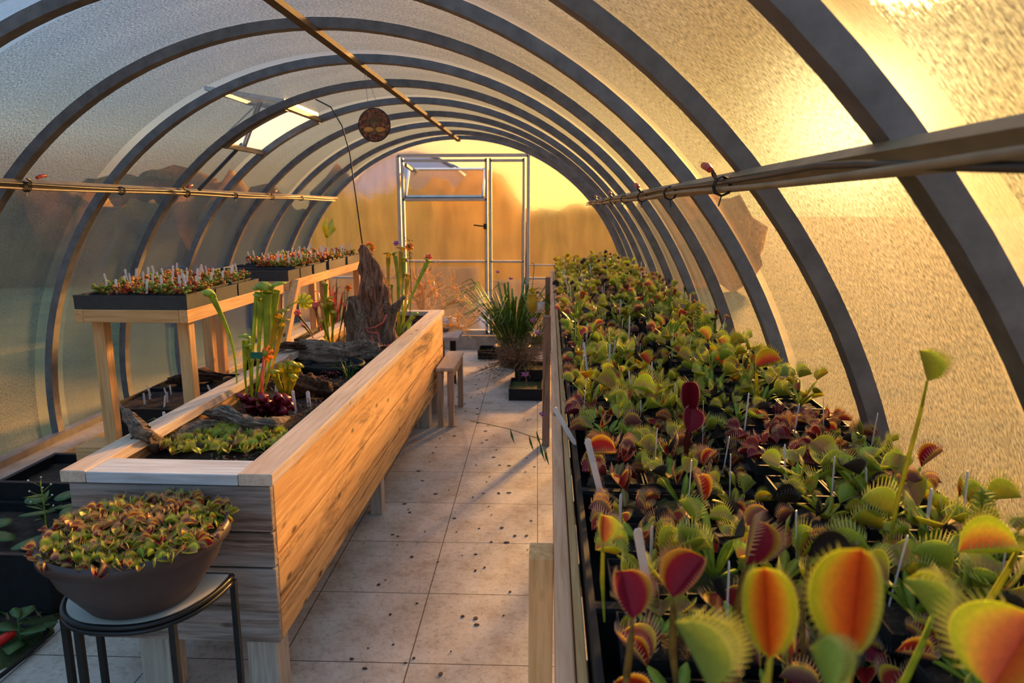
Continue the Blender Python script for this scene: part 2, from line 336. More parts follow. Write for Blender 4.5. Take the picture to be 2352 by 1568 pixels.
# ---------------------------------------------------------------- tunnel shell
XC,ZC,RI=-1.0,.47,1.88
RS=RI+.045
Y0,YE=-1.0,7.9
def arc(a,r): return (XC+r*math.cos(a),ZC+r*math.sin(a))
A0=math.asin((.27-ZC)/RS)
VA=[math.atan2(1.971-ZC,-2.089-XC),math.atan2(2.245-ZC,-1.688-XC)]  # vent angles
VY=(4.545,5.205)
RIBY=[.26,.97,1.68,2.39,3.10,3.81,4.52,5.23,5.94,6.65,7.36,7.87]
def shell(name,a0,a1,na=40):
    me_v=[];me_f=[];mi=[];uvs=[]
    ys=[];
    y=Y0
    edges=[Y0]+RIBY+[YE]
    ylist=[]
    for i,(u,w) in enumerate(zip(edges[:-1],edges[1:])):
        if w-u<.05: continue
        ylist.append((u,u+.13 if w-u>.3 else w,1 if i%2==0 else 0))
        if w-u>.3: ylist.append((u+.13,w-.1,0));ylist.append((w-.1,w,1 if i%2 else 0))
    for (u,w,mm) in ylist:
        # split at the roof vent
        for k in range(na):
            aa=a0+(a1-a0)*k/na;ab=a0+(a1-a0)*(k+1)/na
            mid=(aa+ab)/2
            if VY[0]-.03<(u+w)/2<VY[1]+.03 and VA[1]<mid<VA[0]: continue
            o=len(me_v)
            for (a,yy) in ((aa,u),(ab,u),(ab,w),(aa,w)):
                x,z=arc(a,RS);me_v.append((x,yy,z));uvs.append((a*RS,yy))
            me_f.append((o+3,o+2,o+1,o));mi.append(mm)
    me=bpy.data.meshes.new(name);me.from_pydata(me_v,[],me_f)
    me.materials.append(MT['pc']);me.materials.append(MT['pc_clear']);me.polygons.foreach_set('material_index',mi)
    ul=me.uv_layers.new(name='UVMap')
    for l in me.loops: ul.data[l.index].uv=uvs[l.vertex_index]
    # smooth the arc
    nn=[]
    me.polygons.foreach_set('use_smooth',[True]*len(me_f))
    import bmesh
    bm=bmesh.new();bm.from_mesh(me);bmesh.ops.remove_doubles(bm,verts=bm.verts,dist=1e-5);bm.to_mesh(me);bm.free()
    return struct(ob(name,me))
shell('wall_right',A0,math.radians(55),36)
shell('ceiling',math.radians(55),VA[1],30)
shell('wall_left',VA[0],PI-A0,40)
# the band that holds the vent
shell('wall_left_upper',VA[1],VA[0],10)
tn=0
def rib(y,r0=RI,r1=RI+.042,w=.05,n=72):
    b=MB();vs=[];fs=[]
    a0=-.25;a1=PI+.25
    for k in range(n+1):
        a=a0+(a1-a0)*k/n
        for (r,dy) in ((r0,-w/2),(r0,w/2),(r1,w/2),(r1,-w/2)):
            x,z=arc(a,r);vs.append((x,y+dy,z))
    for k in range(n):
        for j in range(4): fs.append((k*4+j,k*4+(j+1)%4,k*4+4+(j+1)%4,k*4+4+j))
    fs+=[(3,2,1,0),tuple(n*4+j for j in range(4))]
    b.add(vs,fs);return b
for i,y in enumerate(RIBY):
    o=struct(rib(y,w=.05 if i<11 else .035).build('trim_%d'%(i+1),'steel'));tn=i+1
for a in (138.4,90,39.7):
    tn+=1;x,z=arc(math.radians(a),RI-.012)
    w=.034
    MMx=Matrix.Rotation(math.radians(a-90),4,Vector((0,-1,0)));MMx.translation=(x,0,z)
    struct(B((-w*.6,-.6,-.012),(w*.6,7.88,.012),M=MMx).build('trim_%d'%tn,'ridge' if a==90 else 'purlin'))
# sills
for nm,x0,x1 in (('baseboard_left',-2.98,-2.70),('baseboard_right',.72,.98)):
    struct(B((x0,Y0,-.02),(x1,8.15,.27)).build(nm,'concrete',bevel=.01))
struct(B((-2.72,7.86,-.02),(.74,8.15,.165)).build('baseboard_back','concrete',bevel=.008))
for nm,x0,x1 in (('trim_%d'%(tn+1),-2.90,-2.84),('trim_%d'%(tn+2),.84,.90)):
    struct(B((x0,Y0,.27),(x1,7.9,.31)).build(nm,'steel'))
tn+=2
# floor and beds
struct(B((-1.93,Y0,-.06),(1.0,7.9,0)).build('floor','tiles'))
gd=MB()
nx,ny=24,60
vs=[];fs=[]
for i in range(nx+1):
    for j in range(ny+1):
        x=-2.75+(.83)*i/nx;y=Y0+(8.85)*j/ny
        vs.append((x,y,-.02+.03*noise.noise(Vector((x*6,y*6,0)))+.015*noise.noise(Vector((x*20,y*20,3)))))
for i in range(nx):
    for j in range(ny):
        a=i*(ny+1)+j;fs.append((a,a+ny+1,a+ny+2,a+1))
gd.add(vs,fs);tag(gd.build('garden_soil','bedsoil',smooth=True),'dark bare garden soil along the left sill','soil',kind='stuff')
# outside ground
m,nt,out=newmat('outside_grass')
p=N(nt,'ShaderNodeBsdfPrincipled');p.inputs['Roughness'].default_value=1
L(nt,ramp(nt,noisy(nt,1.3,detail=6),[(.35,(.10,.09,.015)),(.65,(.24,.16,.025))]),p.inputs['Base Color']);L(nt,p.outputs[0],out.inputs[0]);MT['grass']=m
struct(B((-120,-60,-.3),(120,160,-.07)).build('ground','grass'))
struct(B((-1.6,8.2,-.07),(.1,14,-.04)).build('path','greyboard'))
MT['foliage']=simple('backlit_gold_foliage',(.50,.32,.04),1,0,.5,2,trans=.7)  # golden backlight is put into the leaf colour
def tree(x,y,r,h,label):
    t=thing('tree',label,'tree',(x,y,-.07),0,'trees and hedges outside the tunnel')
    MB().tube([(0,0,0),(0,0,h*.5)],[.25,.15],8).build('trunk','dry',t)
    b=MB()
    for i in range(14):
        a=U(0,2*PI);q=U(0,.75)*r
        b.blob((q*math.cos(a),q*math.sin(a),U(.3,.85)*h),(r*U(.3,.5),r*U(.3,.5),h*U(.15,.28)),12,8,amp=.5,freq=2,seed=i)
    b.build('crown','foliage',t,smooth=True)
lab=[
     ('behind the end door',-5,30,3.6,3.0),('left of the end wall',-16,30,3.4,3.2)]
for l,x,y,r,h in lab: tree(x,y,r,h,'blurred dark bushy tree outside '+l)
b=MB();rh=random.Random(77)
for i in range(27): b.blob((-12+.6*i+rh.uniform(-.2,.2),15+rh.uniform(-.5,.5),.7+rh.uniform(-.1,.2)),(.8,.7,1.05+rh.uniform(-.3,.45)),12,8,amp=.4,freq=2,seed=i)
tag(b.build('hedge','foliage',smooth=True),'long blurred hedge outside beyond the end wall, coloured golden as if backlit','hedge')
MT['slate']=simple('blue_grey_rendered_wall',(.035,.045,.07),.9,0,.2,2,spec=0)
tag(MB().box((-5.5,9.6,-.07),(-.98,9.8,.80)).box((-.80,9.6,-.07),(.2,9.8,.62)).build('garden_wall','slate'),'blurred blue-grey low wall just outside the end door','wall')
# neighbouring tunnel greenhouse seen over the open door pane
t=thing('greenhouse',"pale grey arched neighbouring greenhouse seen through the open door pane",'greenhouse',(-3.5,18.0,-.07))
b=MB();vs=[];fs=[]
n=24
for yy in (0,6):
    for k in range(n+1): a=PI*k/n;vs.append((2.2*math.cos(a),yy,3.05*math.sin(a)))
for k in range(n): fs.append((k,k+1,n+2+k,n+1+k))
fs.append(tuple(range(n+1)));fs.append(tuple(range(2*n+1,n,-1)))
b.add(vs,fs)
MT['film']=simple('pale_greenhouse_film',(.36,.37,.42),.6,0,.05,3)
b.build('cover','film',t)
b=MB()
for k in range(0,3):
    pts=[(2.22*math.cos(PI*j/20),k*3,3.07*math.sin(PI*j/20)) for j in range(21)]
    b.tube(pts,.04,6)
b.build('frame','steel',t)
# ---------------------------------------------------------------- end wall with door
def flatpoly(name,pts,y,mat,th=.006,parent=None):
    k=len(pts);vs=[(x,y,z) for x,z in pts]
    me=bpy.data.meshes.new(name);me.from_pydata(vs,[],[tuple(range(k))]);me.materials.append(MT[mat])
    ul=me.uv_layers.new(name='UVMap')
    for l in me.loops: ul.data[l.index].uv=(pts[l.vertex_index][1],pts[l.vertex_index][0])
    return ob(name,me,parent)
DL,DR,DB,DT=-1.68,-.235,.19,2.18
MX=-.70;TZ=1.705;RZ=1.02
end=[arc(a,RS) for a in [math.asin((.165-ZC)/RS)+ (PI-2*math.asin((.165-ZC)/RS))*k/60 for k in range(61)]]
# left, right and over-door panels
def clip(pts,f):
    out=[]
    for i in range(len(pts)):
        a=pts[i];b_=pts[(i+1)%len(pts)];fa=f(a);fb=f(b_)
        if fa>=0: out.append(a)
        if fa*fb<0: t=fa/(fa-fb);out.append((a[0]+(b_[0]-a[0])*t,a[1]+(b_[1]-a[1])*t))
    return out
ys=YE
wb=struct(flatpoly('wall_back',clip(end,lambda p:DL-p[0]),ys,'pc_end'))
struct(flatpoly('wall_back_right',clip(end,lambda p:p[0]-DR),ys,'pc_end'))
struct(flatpoly('wall_back_top',clip(clip(clip(end,lambda p:p[0]-DL),lambda p:DR-p[0]),lambda p:p[1]-DT),ys,'pc_end'))
dr=struct(bpy.data.objects.new('door_1',None));COL.objects.link(dr);dr.location=(DL,ys-.02,DB)
def drp(b,name,mat): 
    for i,q in enumerate(b.v): b.v[i]=(q[0]-DL,q[1]-(ys-.02),q[2]-DB)
    return b.build(name,mat,dr)
def fbar(x0,z0,x1,z1,w=.035,d=.05,y=ys-.02):
    b=MB()
    if x0==x1: b.box((x0-w/2,y-d/2,z0),(x0+w/2,y+d/2,z1))
    else: b.box((x0,y-d/2,z0-w/2),(x1,y+d/2,z0+w/2))
    return b
b=MB()
for q in (fbar(DL,DB,DL,DT),fbar(DR,DB,DR,DT),fbar(DL,DT,DR,DT),fbar(DL,DB,DR,DB)): b.join(q)
drp(b,'door_frame','alu')
b=MB()
for q in (fbar(DL+.045,DB,DL+.045,DT-.03,.028),fbar(MX,DB,MX,DT-.03,.028),fbar(DL+.045,DT-.055,MX,DT-.055,.028),fbar(DL+.045,TZ,MX,TZ,.028),fbar(DL+.045,RZ,MX,RZ,.02),fbar(DL+.045,DB+.03,MX,DB+.03,.028)): b.join(q)
drp(b,'door_leaf_frame','alu')
b=MB()
for q in (fbar(MX+.045,DB,MX+.045,DT-.03,.028),fbar(DR-.05,DB,DR-.05,DT-.03,.028),fbar(MX+.045,DT-.055,DR-.05,DT-.055,.028),fbar(MX+.045,RZ,DR-.05,RZ,.02),fbar(MX+.045,DB+.03,DR-.05,DB+.03,.028)): b.join(q)
drp(b,'side_leaf_frame','alu')
def pane(x0,x1,z0,z1,name='door_pane'):
    o=flatpoly(name,[(x0,z0),(x1,z0),(x1,z1),(x0,z1)],ys-.02,'pc_end')
    for w in o.data.vertices: w.co=(w.co.x-DL,0,w.co.z-DB)
    o.parent=dr
pane(DL+.05,MX,DB,TZ);pane(MX+.03,DR-.04,DB,DT-.05)
# tilted open pane, hinged at its foot
an=math.radians(38)
hz=TZ+.02;Lp=.42
hb=MB();w_=MX-DL-.09
x0=.06;
M=Matrix.Rotation(-an,4,'X');M.translation=(0,0,hz-DB)
for lo,hi in (((x0,-.012,0),(x0+w_,.012,.025)),((x0,-.012,Lp-.02),(x0+w_,.012,Lp)),((x0,-.012,0),(x0+.022,.012,Lp)),((x0+w_-.022,-.012,0),(x0+w_,.012,Lp))): hb.box(lo,hi,0,M)
vf=hb.build('vent_pane_frame','alu',dr)
pm=flatpoly('vent_pane',[(x0+.02,.02),(x0+w_-.02,.02),(x0+w_-.02,Lp-.02),(x0+.02,Lp-.02)],0,'pc_end',parent=vf)
for w in pm.data.vertices: w.co=M@w.co
b=MB();b.bar((.08,.02,DT-DB-.1),(.13,.2,hz-DB+.3),.03,.03);b.bar((.10,.1,DT-DB-.1),(.17,.27,hz-DB+.28),.02,.02);b.build('vent_arm','steel',dr)
b=MB();hx=MX-DL;b.box((hx-.03,-.06,1.38-DB),(hx+.0,-.0,1.44-DB));b.bar((hx-.015,-.055,1.41-DB),(hx-.14,-.055,1.425-DB),.015,.015);b.build('door_handle','ring',dr)
# rails across the end wall at either side, corner brackets
tn+=1;struct(fbar(-2.75,.83,DL,.83,.025,.04).build('trim_%d'%tn,'alu'))
tn+=1;struct(fbar(DR,.83,.75,.83,.025,.04).build('trim_%d'%tn,'alu'))
tn+=1;struct(fbar(DR,.98,.5,.98,.015,.03).build('trim_%d'%tn,'alu'))
# ---------------------------------------------------------------- roof vent
wn=struct(bpy.data.objects.new('window_1',None));COL.objects.link(wn)
def P3(a,y,r=RI+.02): x,z=arc(a,r);return Vector((x,y,z))
b=MB()
for a in VA: b.bar(P3(a,VY[0]),P3(a,VY[1]),.04,.03)
b.build('window_frame','purlin',wn)
b=MB()
for y in (VY[0]+.01,VY[1]-.01):
    for k in range(8):
        a=VA[0]+(VA[1]-VA[0])*k/8;a2=VA[0]+(VA[1]-VA[0])*(k+1)/8
        b.bar(P3(a,y,RI+.0),P3(a2,y,RI+.0),.02,.05,up=(0,1,0))
b.build('side_frame','steel',wn)
# raised flap hinged at the ridge side
hg=P3(VA[1],0,RS+.01);df=(P3(VA[0],0,RS+.01)-hg)
rot=Matrix.Rotation(math.radians(38),3,'Y');d2=rot@df
me=bpy.data.meshes.new('sash_pane');q=[hg+Vector((0,VY[0],0)),hg+Vector((0,VY[1],0)),hg+d2+Vector((0,VY[1],0)),hg+d2+Vector((0,VY[0],0))]
me.from_pydata([tuple(x) for x in q],[],[(0,1,2,3)]);ul=me.uv_layers.new(name='UVMap')
for l,u in zip(me.loops,((0,0),(0,1),(.6,1),(.6,0))): ul.data[l.index].uv=u
me.materials.append(MT['pc_clear']);ob('window_pane',me,wn)
b=MB()
for i in range(4): b.bar(q[i],q[(i+1)%4],.025,.025)
b.build('sash_frame','alu',wn)
b=MB()
lo=(P3(VA[0],VY[0])+P3(VA[0],VY[1]))/2;hi=(q[2]+q[3])/2
top=hg*0+Vector((hg.x+d2.x*.45,(VY[0]+VY[1])/2-.12,hg.z+d2.z*.45))
b.bar(lo,top,.018,.018);b.bar(lo+Vector((0,-.03,0)),top+Vector((0,-.04,0)),.01,.01);b.bar(lo+Vector((-.12,-.2,.0)),top,.008,.008)
b.build('window_arm','alu',wn)
e=lo+Vector((.0,-.02,.03));b=MB();b.tube([e,e+Vector((-.17,-.35,-.33))*.95],.013,10);b.build('window_opener','pipe',wn)
# ---------------------------------------------------------------- things hung from the frame
for side,a,nm in ((-1,138.4,'left'),(1,39.7,'right')):
    x,z=arc(math.radians(a),RI-.045)
    x+=.012*-side;z+=.01
    for j,(off,mat) in enumerate((((.0,.012),'pipe'),((.010,-.006),'purlin'))):
        pts=[(x+off[0]*-side*.5,y,z+off[1]+.004*math.sin(y*3+j)-(.06 if (side>0 and y<1.0 and j==0) else 0)*math.sin(max(0,(1.05-y))*1.4)) for y in np.arange(-.4,7.8,.15)]
        tag(MB().tube(pts,.006,6).build('irrigation_hose',mat,smooth=True),('thin dark' if j==0 else 'thin pale')+' irrigation hose tied along the %s side rail'%nm,'hose',None)
    ys_=[(2.42,3.14,5.26) if side<0 else (1.75,3.15,4.55,5.95)][0]
    ordw={0:'nearest',1:'second',2:'third',3:'fourth'}
    for i,y in enumerate(ys_ if side>0 else (3.14,4.50,5.94)):
        t=thing('mist_nozzle','red mist nozzle clipped on the %s side rail, %s from the camera'%(nm,ordw[i]),'nozzle',(x,y,z+.02),0,'mist nozzles on the side rails')
        MB().tube([(0,0,0),(.012*-side,-.03,.01),(.02*-side,-.055,.015)],[.004,.006,.004],8).build('nozzle_stem','pipe',t)
        MB().tube([(.01*-side,.02,.022),(.012*-side,-.02+.06,.03),(.014*-side,.07,.035)],[.008,.010,.009],10).build('nozzle_head','redplastic',t)
    k=0
    for i,y in enumerate(RIBY[2:10]):
        t=MB()
        for q in range(3):
            c=Vector((x,y+.01*q-.01,z));t.tube([c+Vector((.02*math.cos(s),.004*math.sin(2*s),.022*math.sin(s))) for s in np.linspace(0,2*PI,9)],.0022,5)
        t.tube([(x,y,z-.02),(x+U(-.02,.02),y-.02,z-.045)],.0018,5)
        tag(t.build('cable_tie','cable'),'black cable tie on the %s side rail at the %s hoop from the camera'%(nm,['first','second','third','fourth','fifth','sixth','seventh','eighth'][i]),'cable tie','cable ties on the side rails')
# black cable from the hoop down to the stump
pts=[at(725,228,Y=4.5),at(760,246,Y=4.48),at(786,290,Y=4.46),at(803,350,Y=4.44),at(817,450,Y=4.42),at(832,560,Y=4.40)]
tag(MB().tube(pts,.0045,6).build('hanging_cable','cable',smooth=True),'thin black cable arching from roof hoop down to the dead stump','cable')
# tree plaque
dc=at(860,287,Y=3.78);rd=.5*72/F_PX*(dc-CP).dot(FW)
t=thing('hanging_plaque','round dark copper plaque with tree relief hanging from the roof ridge','ornament',dc)
M=Matrix.Rotation(PI/2,4,'X')
b=MB().lathe([(0,-.004),(rd,-.004),(rd,.004),(0,.004)],40,M=M)
m,nt,out=newmat('mottled_copper');p=N(nt,'ShaderNodeBsdfPrincipled');p.inputs['Metallic'].default_value=.3;p.inputs['Roughness'].default_value=.4
L(nt,ramp(nt,noisy(nt,70,detail=6),[(.35,(.03,.012,.012)),(.5,(.16,.05,.03)),(.68,(.45,.17,.06))]),p.inputs['Base Color']);L(nt,p.outputs[0],out.inputs[0]);MT['copper']=m
b.build('disc','copper',t)
MT['gold']=simple('golden_inlay',(.6,.26,.05),.4,.2,.4,60)
b=MB()
for sx in (-1,1): b.lathe([(0,0),(rd*.3,0),(rd*.3,.002),(0,.003)],20,sx=1.05,sy=.5,M=Matrix.Translation((sx*rd*.36,-.005,-rd*.28))@M)
b.build('inlay','gold',t)
b=MB()
b.tube([(0,-.007,-rd*.6),(0.002,-.007,-rd*.2),(-.002,-.007,rd*.05)],[.012,.006,.005],8)
for k in range(11):
    a=math.radians(15+15*k);x,z=math.cos(a),math.sin(a)
    b.tube([(0,-.007,-rd*.05),(x*rd*.35,-.007,rd*.02+z*rd*.3),(x*rd*.8,-.007,z*rd*.8)],[.004,.003,.0015],5)
for k in range(5):
    a=math.radians(200+35*k);b.tube([(0,-.007,-rd*.5),(math.cos(a)*rd*.85,-.007,-rd*.2+math.sin(a)*rd*.6)],[.004,.0015],5)
b.build('tree_relief','dry',t)
b=MB();ring=[(rd*math.cos(a),0,rd*math.sin(a)) for a in np.linspace(0,2*PI,41)];b.tube(ring,.005,6);b.build('rim','cable',t)
tp=Vector((XC+.02,3.82,2.33))-dc
b=MB()
for sx in (-1,1): b.tube([(sx*rd*.35,0,rd*.93),tp],.0012,4)
b.build('wire','steel',t)
# ---------------------------------------------------------------- flytraps
def lobe(Lh,W,a0,bend,side,mi_out=0,mi_in=1,mi_c=2,nu=9,nv=4,cil=13,cl=.55,teeth=True,only=False):
    b=MB();th_=.0007*(Lh/.035)
    def pt(u,vv,off=0):
        w=W*max(0,1-(2*u-1)**2)**.55
        x=z=0;K=4;al=a0
        s=vv*w;ds=s/K
        for k in range(K):
            al=a0+bend*(k+.5)/K*vv;x+=math.cos(al)*ds;z+=math.sin(al)*ds
        nx,nz=-math.sin(al),math.cos(al)
        return Vector((side*(x+nx*off),(u-.5)*Lh,z+nz*off)),Vector((side*math.cos(al+bend*.1),0,math.sin(al+bend*.1)))
    for off,mi,fl in (() if only else ((0,mi_out,side>0),(th_,mi_in,side<0))):
        vs=[];fs=[];aa=[]
        for i in range(nu+1):
            for j in range(nv+1): vs.append(pt(i/nu,j/nv,off)[0]);aa.append(j/nv*.999+.0005)
        for i in range(nu):
            for j in range(nv):
                a=i*(nv+1)+j;q=(a,a+1,a+nv+2,a+nv+1);fs.append(q if fl else q[::-1])
        b.add(vs,fs,mi,aa)
    if teeth:
        for i in range(cil):
            u=.07+.86*i/(cil-1);p0,t=pt(u,1,th_*.5)
            t=(t+Vector((-side*.25,(u-.5)*.9,.15))).normalized()
            l=W*cl*(1-.5*abs(2*u-1));r=W*.036
            e=p0+t*l;y=Vector((0,r,0));x=t.cross(y).normalized()*r
            b.add([p0-y,p0+y,p0+x,e],[(0,1,3),(1,2,3),(2,0,3)],0 if only else mi_c,[.5]*4)
    return b
SCH={'A':('A_out','A_in','cilA','leafA'),'B':('B_out','B_in','cilB','leafB'),'C':('C_out','C_in','cilA','leafC'),'D':('D_out','D_in','cilD','leafB'),'E':('E_out','E_in','cilB','leafE')}
def trap_mb(Lh,W,op,seed=0,hi=False,bend=None,teeth=True,only=False):
    b=MB();bd=bend if bend is not None else .75
    a0=math.radians(90-op)
    for s in (-1,1): b.join(lobe(Lh,W,a0-.25,bd,s,nu=14 if hi else 8,nv=6 if hi else 3,cil=17 if hi else 12,teeth=teeth,only=only))
    return b
TRAP={}
def trap_mesh(s,k):
    if (s,k) not in TRAP:
        op=(30,48,62,15)[k]
        TRAP[(s,k)]=trap_mb(.034,(.022,.023,.024,.02)[k],op).mesh('trap',SCH[s][:3],True)
    return TRAP[(s,k)]
TRAPMB={k:trap_mb(.034,(.022,.023,.024,.02)[k],(30,48,62,15)[k]) for k in range(4)}
def stalk(b,p0,dirv,ln,rise,w,mat=0,n=6):
    """curved winged stalk; returns tip and tip direction"""
    pts=[];d=Vector(dirv)
    for i in range(n):
        t=i/(n-1);pts.append(Vector(p0)+d*ln*t*(1-.15*t*rise)+Vector((0,0,ln*(rise*t-.25*rise*t*t))))
    ws=[w*(.35+.9*math.sin(min(1,t/(n-1)*1.15)*PI*.8)) for t in range(n)];ws[-1]=w*.22
    b.leaf(pts,ws,mat,fold=.3);return pts[-1],(pts[-1]-pts[-2]).normalized()
def spec(n,scheme,tall,size,dead=.1,seed=0,spread=.05):
    rr=random.Random(seed);o=[];st=MB()
    for i in range(n):
        a=2*PI*i/n*1.0+rr.uniform(-.4,.4)+ (PI/n if i%2 else 0)
        d=Vector((math.cos(a),math.sin(a),0))
        ln=spread*rr.uniform(.55,1.15);rise=tall*rr.uniform(.5,1.2)
        tip,td=stalk(st,(0,0,0),d,ln,rise,size*.13)
        s=scheme[rr.randrange(len(scheme))]
        if rr.random()<dead: s='D'
        k=rr.choice((0,1,1,2,3));sc=size/.034*rr.uniform(.65,1.15)
        ax=Vector((td.x,td.y,td.z*.4)).normalized()
        up=Vector((0,0,1))+Vector((rr.uniform(-.6,.6),rr.uniform(-.9,.3),0))
        up=(up-ax*up.dot(ax)).normalized();x=ax.cross(up)
        M=Matrix((x,ax,up)).transposed().to_4x4()@Matrix.Scale(sc,4);M.translation=tip+ax*.017*sc
        o.append((s,k,M))
    # extra bare leaves
    return st,o
MERG={}
def merged(sp,key,leafmat):
    """one mesh: stalks plus traps"""
    if key in MERG: return MERG[key]
    st,tr=sp;b=MB();mats=[leafmat];b.join(st);b.m=[0]*len(b.f)
    for s,k,M in tr:
        idx=[]
        for q in SCH[s][:3]:
            if q not in mats: mats.append(q)
            idx.append(mats.index(q))
        t=TRAPMB[k];c=MB();c.v=t.v;c.f=t.f;c.m=[idx[i] for i in t.m];c.a=t.a
        b.join(c,M)
    MERG[key]=b.mesh('flytrap_plant',mats,True);return MERG[key]
PARTC={}
def parted(sp,key,leafmat,label,loc,rz,group):
    st,tr=sp
    t=thing('venus_flytrap',label,'venus flytrap',loc,rz,group)
    if key not in PARTC: PARTC[key]=st.mesh('leaf_stalks',[leafmat],True)
    ob('leaf_stalks',PARTC[key],t)
    for s,k,M in tr:
        c=ob('trap',trap_mesh(s,k),t);c.matrix_local=M
    return t
DESC={'A':'green','B':'red-mouthed','C':'yellow and orange','E':'deep maroon','AB':'green and red','AC':'yellow-green','BE':'dark red'}
kinds=[('AC',.9,.05,.065),('A',1.2,.045,.06),('B',.5,.042,.05),('AB',.7,.045,.055),('BE',.45,.042,.05),('C',1.3,.042,.06),('AB',1.6,.042,.07),('E',.35,.036,.045)]
SPECS={}
for i,(s,tall,size,spr) in enumerate(kinds):
    for v_ in range(2):
        SPECS[(i,v_)]=spec(8 if tall>1 else 9,s,tall,size,.13,seed=i*10+v_+3,spread=spr)
def kleaf(s): return SCH[s[0]][3] if s!='AC' else 'leafC'
# ---------------------------------------------------------------- pots, trays, labels
def pot_mb(w,h,t=.002):
    b=MB();a=w/2;c=a*.8
    # outside shell
    for (r0,z0,r1,z1) in ((c,0,a*.97,h*.86),(a,h*.86,a,h),(a-t*1.6,h,c-t,.004)):
        vs=[(-r0,-r0,z0),(r0,-r0,z0),(r0,r0,z0),(-r0,r0,z0),(-r1,-r1,z1),(r1,-r1,z1),(r1,r1,z1),(-r1,r1,z1)]
        b.add(vs,[(0,1,5,4),(1,2,6,5),(2,3,7,6),(3,0,4,7)])
    vs=[(-a*.97,-a*.97,h*.86),(a*.97,-a*.97,h*.86),(a*.97,a*.97,h*.86),(-a*.97,a*.97,h*.86),(-a,-a,h*.86),(a,-a,h*.86),(a,a,h*.86),(-a,a,h*.86)]
    b.add(vs,[(0,1,5,4),(1,2,6,5),(2,3,7,6),(3,0,4,7)])
    q=a-t*1.6
    vs=[(-a,-a,h),(a,-a,h),(a,a,h),(-a,a,h),(-q,-q,h),(q,-q,h),(q,q,h),(-q,q,h)]
    b.add(vs,[(0,1,5,4),(1,2,6,5),(2,3,7,6),(3,0,4,7)])
    b.add([(-c,-c,0),(c,-c,0),(c,c,0),(-c,c,0)],[(3,2,1,0)])
    return b
def soil_mb(w,d,z,n=6,amp=.006,seed=0):
    b=MB();vs=[];fs=[]
    for i in range(n+1):
        for j in range(n+1):
            x=-w/2+w*i/n;y=-d/2+d*j/n;e=min(1,4*min(i/n,1-i/n,j/n,1-j/n)+.2)
            vs.append((x,y,z+amp*noise.noise(Vector((x*60+seed*3,y*60,seed)))+amp*.8*e))
    for i in range(n):
        for j in range(n): a=i*(n+1)+j;fs.append((a,a+n+1,a+n+2,a+1))
    b.add(vs,fs);return b
def tray_mb(wx,wy,h,t=.004,lip=.008):
    b=MB()
    b.box((-wx/2,-wy/2,0),(wx/2,wy/2,t))
    for lo,hi in (((-wx/2,-wy/2,t),(-wx/2+t,wy/2,h)),((wx/2-t,-wy/2,t),(wx/2,wy/2,h)),((-wx/2+t,-wy/2,t),(wx/2-t,-wy/2+t,h)),((-wx/2+t,wy/2-t,t),(wx/2-t,wy/2,h))): b.box(lo,hi)
    # rolled lip
    z=h
    b.box((-wx/2-lip*.2,-wy/2-lip*.2,z-.006),(-wx/2+lip,wy/2+lip*.2,z+.003));b.box((wx/2-lip,-wy/2-lip*.2,z-.006),(wx/2+lip*.2,wy/2+lip*.2,z+.003))
    b.box((-wx/2+lip,-wy/2-lip*.2,z-.006),(wx/2-lip,-wy/2+lip,z+.003));b.box((-wx/2+lip,wy/2-lip,z-.006),(wx/2-lip,wy/2+lip*.2,z+.003))
    return b
def label_mb(w=.011,h=.11,t=.0012):
    b=MB();z1=h-w*.5
    vs=[(-w*.1,0,0),(w*.1,0,0),(w/2,0,.02),(w/2,0,z1),(w*.25,0,h),(-w*.25,0,h),(-w/2,0,z1),(-w/2,0,.02)]
    vv=[(x,-t/2,z) for x,y,z in vs]+[(x,t/2,z) for x,y,z in vs]
    fs=[tuple(range(8)),tuple(range(15,7,-1))]+[(i,i+8,(i+1)%8+8,(i+1)%8) for i in range(8)]
    b.add(vv,fs);return b
LBL={h:label_mb(h=h,w=w).mesh('plant_label',['tag']) for h,w in ((.11,.011),(.13,.012),(.09,.011),(.16,.013))}
def stake(x,y,z,h,label,group,tilt=None,rz=None):
    o=ob('plant_label',LBL[h]);o.location=(x,y,z-.02)
    tt=tilt or (U(-.22,.22),U(-.2,.2));o.rotation_euler=(tt[0],tt[1],rz if rz is not None else U(.95,1.5))
    tag(o,label,'plant label',group);return o
# ---------------------------------------------------------------- right bench
be=thing('potting_bench','long pine bench under the flytrap trays along the sunny right wall','bench',(0,0,0))
BX0,BX1,BY0,BY1=.016,.80,.25,7.62
MB().box((BX0,BY0,.83),(BX0+.028,BY1,.945)).build('side_rail','oldY',be,bevel=.003)
MB().box((BX0+.030,BY0,.85),(BX0+.046,BY1,.94)).build('side_rail','woodY',be,bevel=.002)
MB().box((BX1-.03,BY0,.83),(BX1,BY1,.93)).build('side_rail','oldY',be,bevel=.003)
MB().box((BX0+.047,BY1-.03,.83),(BX1-.031,BY1,.93)).build('end_rail','woodX',be,bevel=.003)
for k in range(24):
    y=BY0+.05+k*(BY1-BY0-.2)/23
    MB().box((BX0+.047,y,.865),(BX1-.031,y+.09,.885)).build('slat','woodX',be)
for y in (1.35,4.6,7.3):
    MB().box((-.035,y-.035,0),(.0155,y+.035,.90 if y>2 else .9)).build('leg','oldZ' if y>2 else 'woodZ',be,bevel=.003)
    MB().box((.70,y-.035,0),(.76,y+.035,.83)).build('leg','oldZ',be)
ordn=['nearest','second','third','fourth','fifth','sixth','seventh','eighth','ninth','tenth','eleventh','twelfth','thirteenth','fourteenth','fifteenth','farthest']
TR_A=tray_mb(.375,.446,.115).mesh('seed_tray',['blackpl']);TR_B=tray_mb(.335,.446,.10).mesh('seed_tray',['blackpl'])
PW=.112
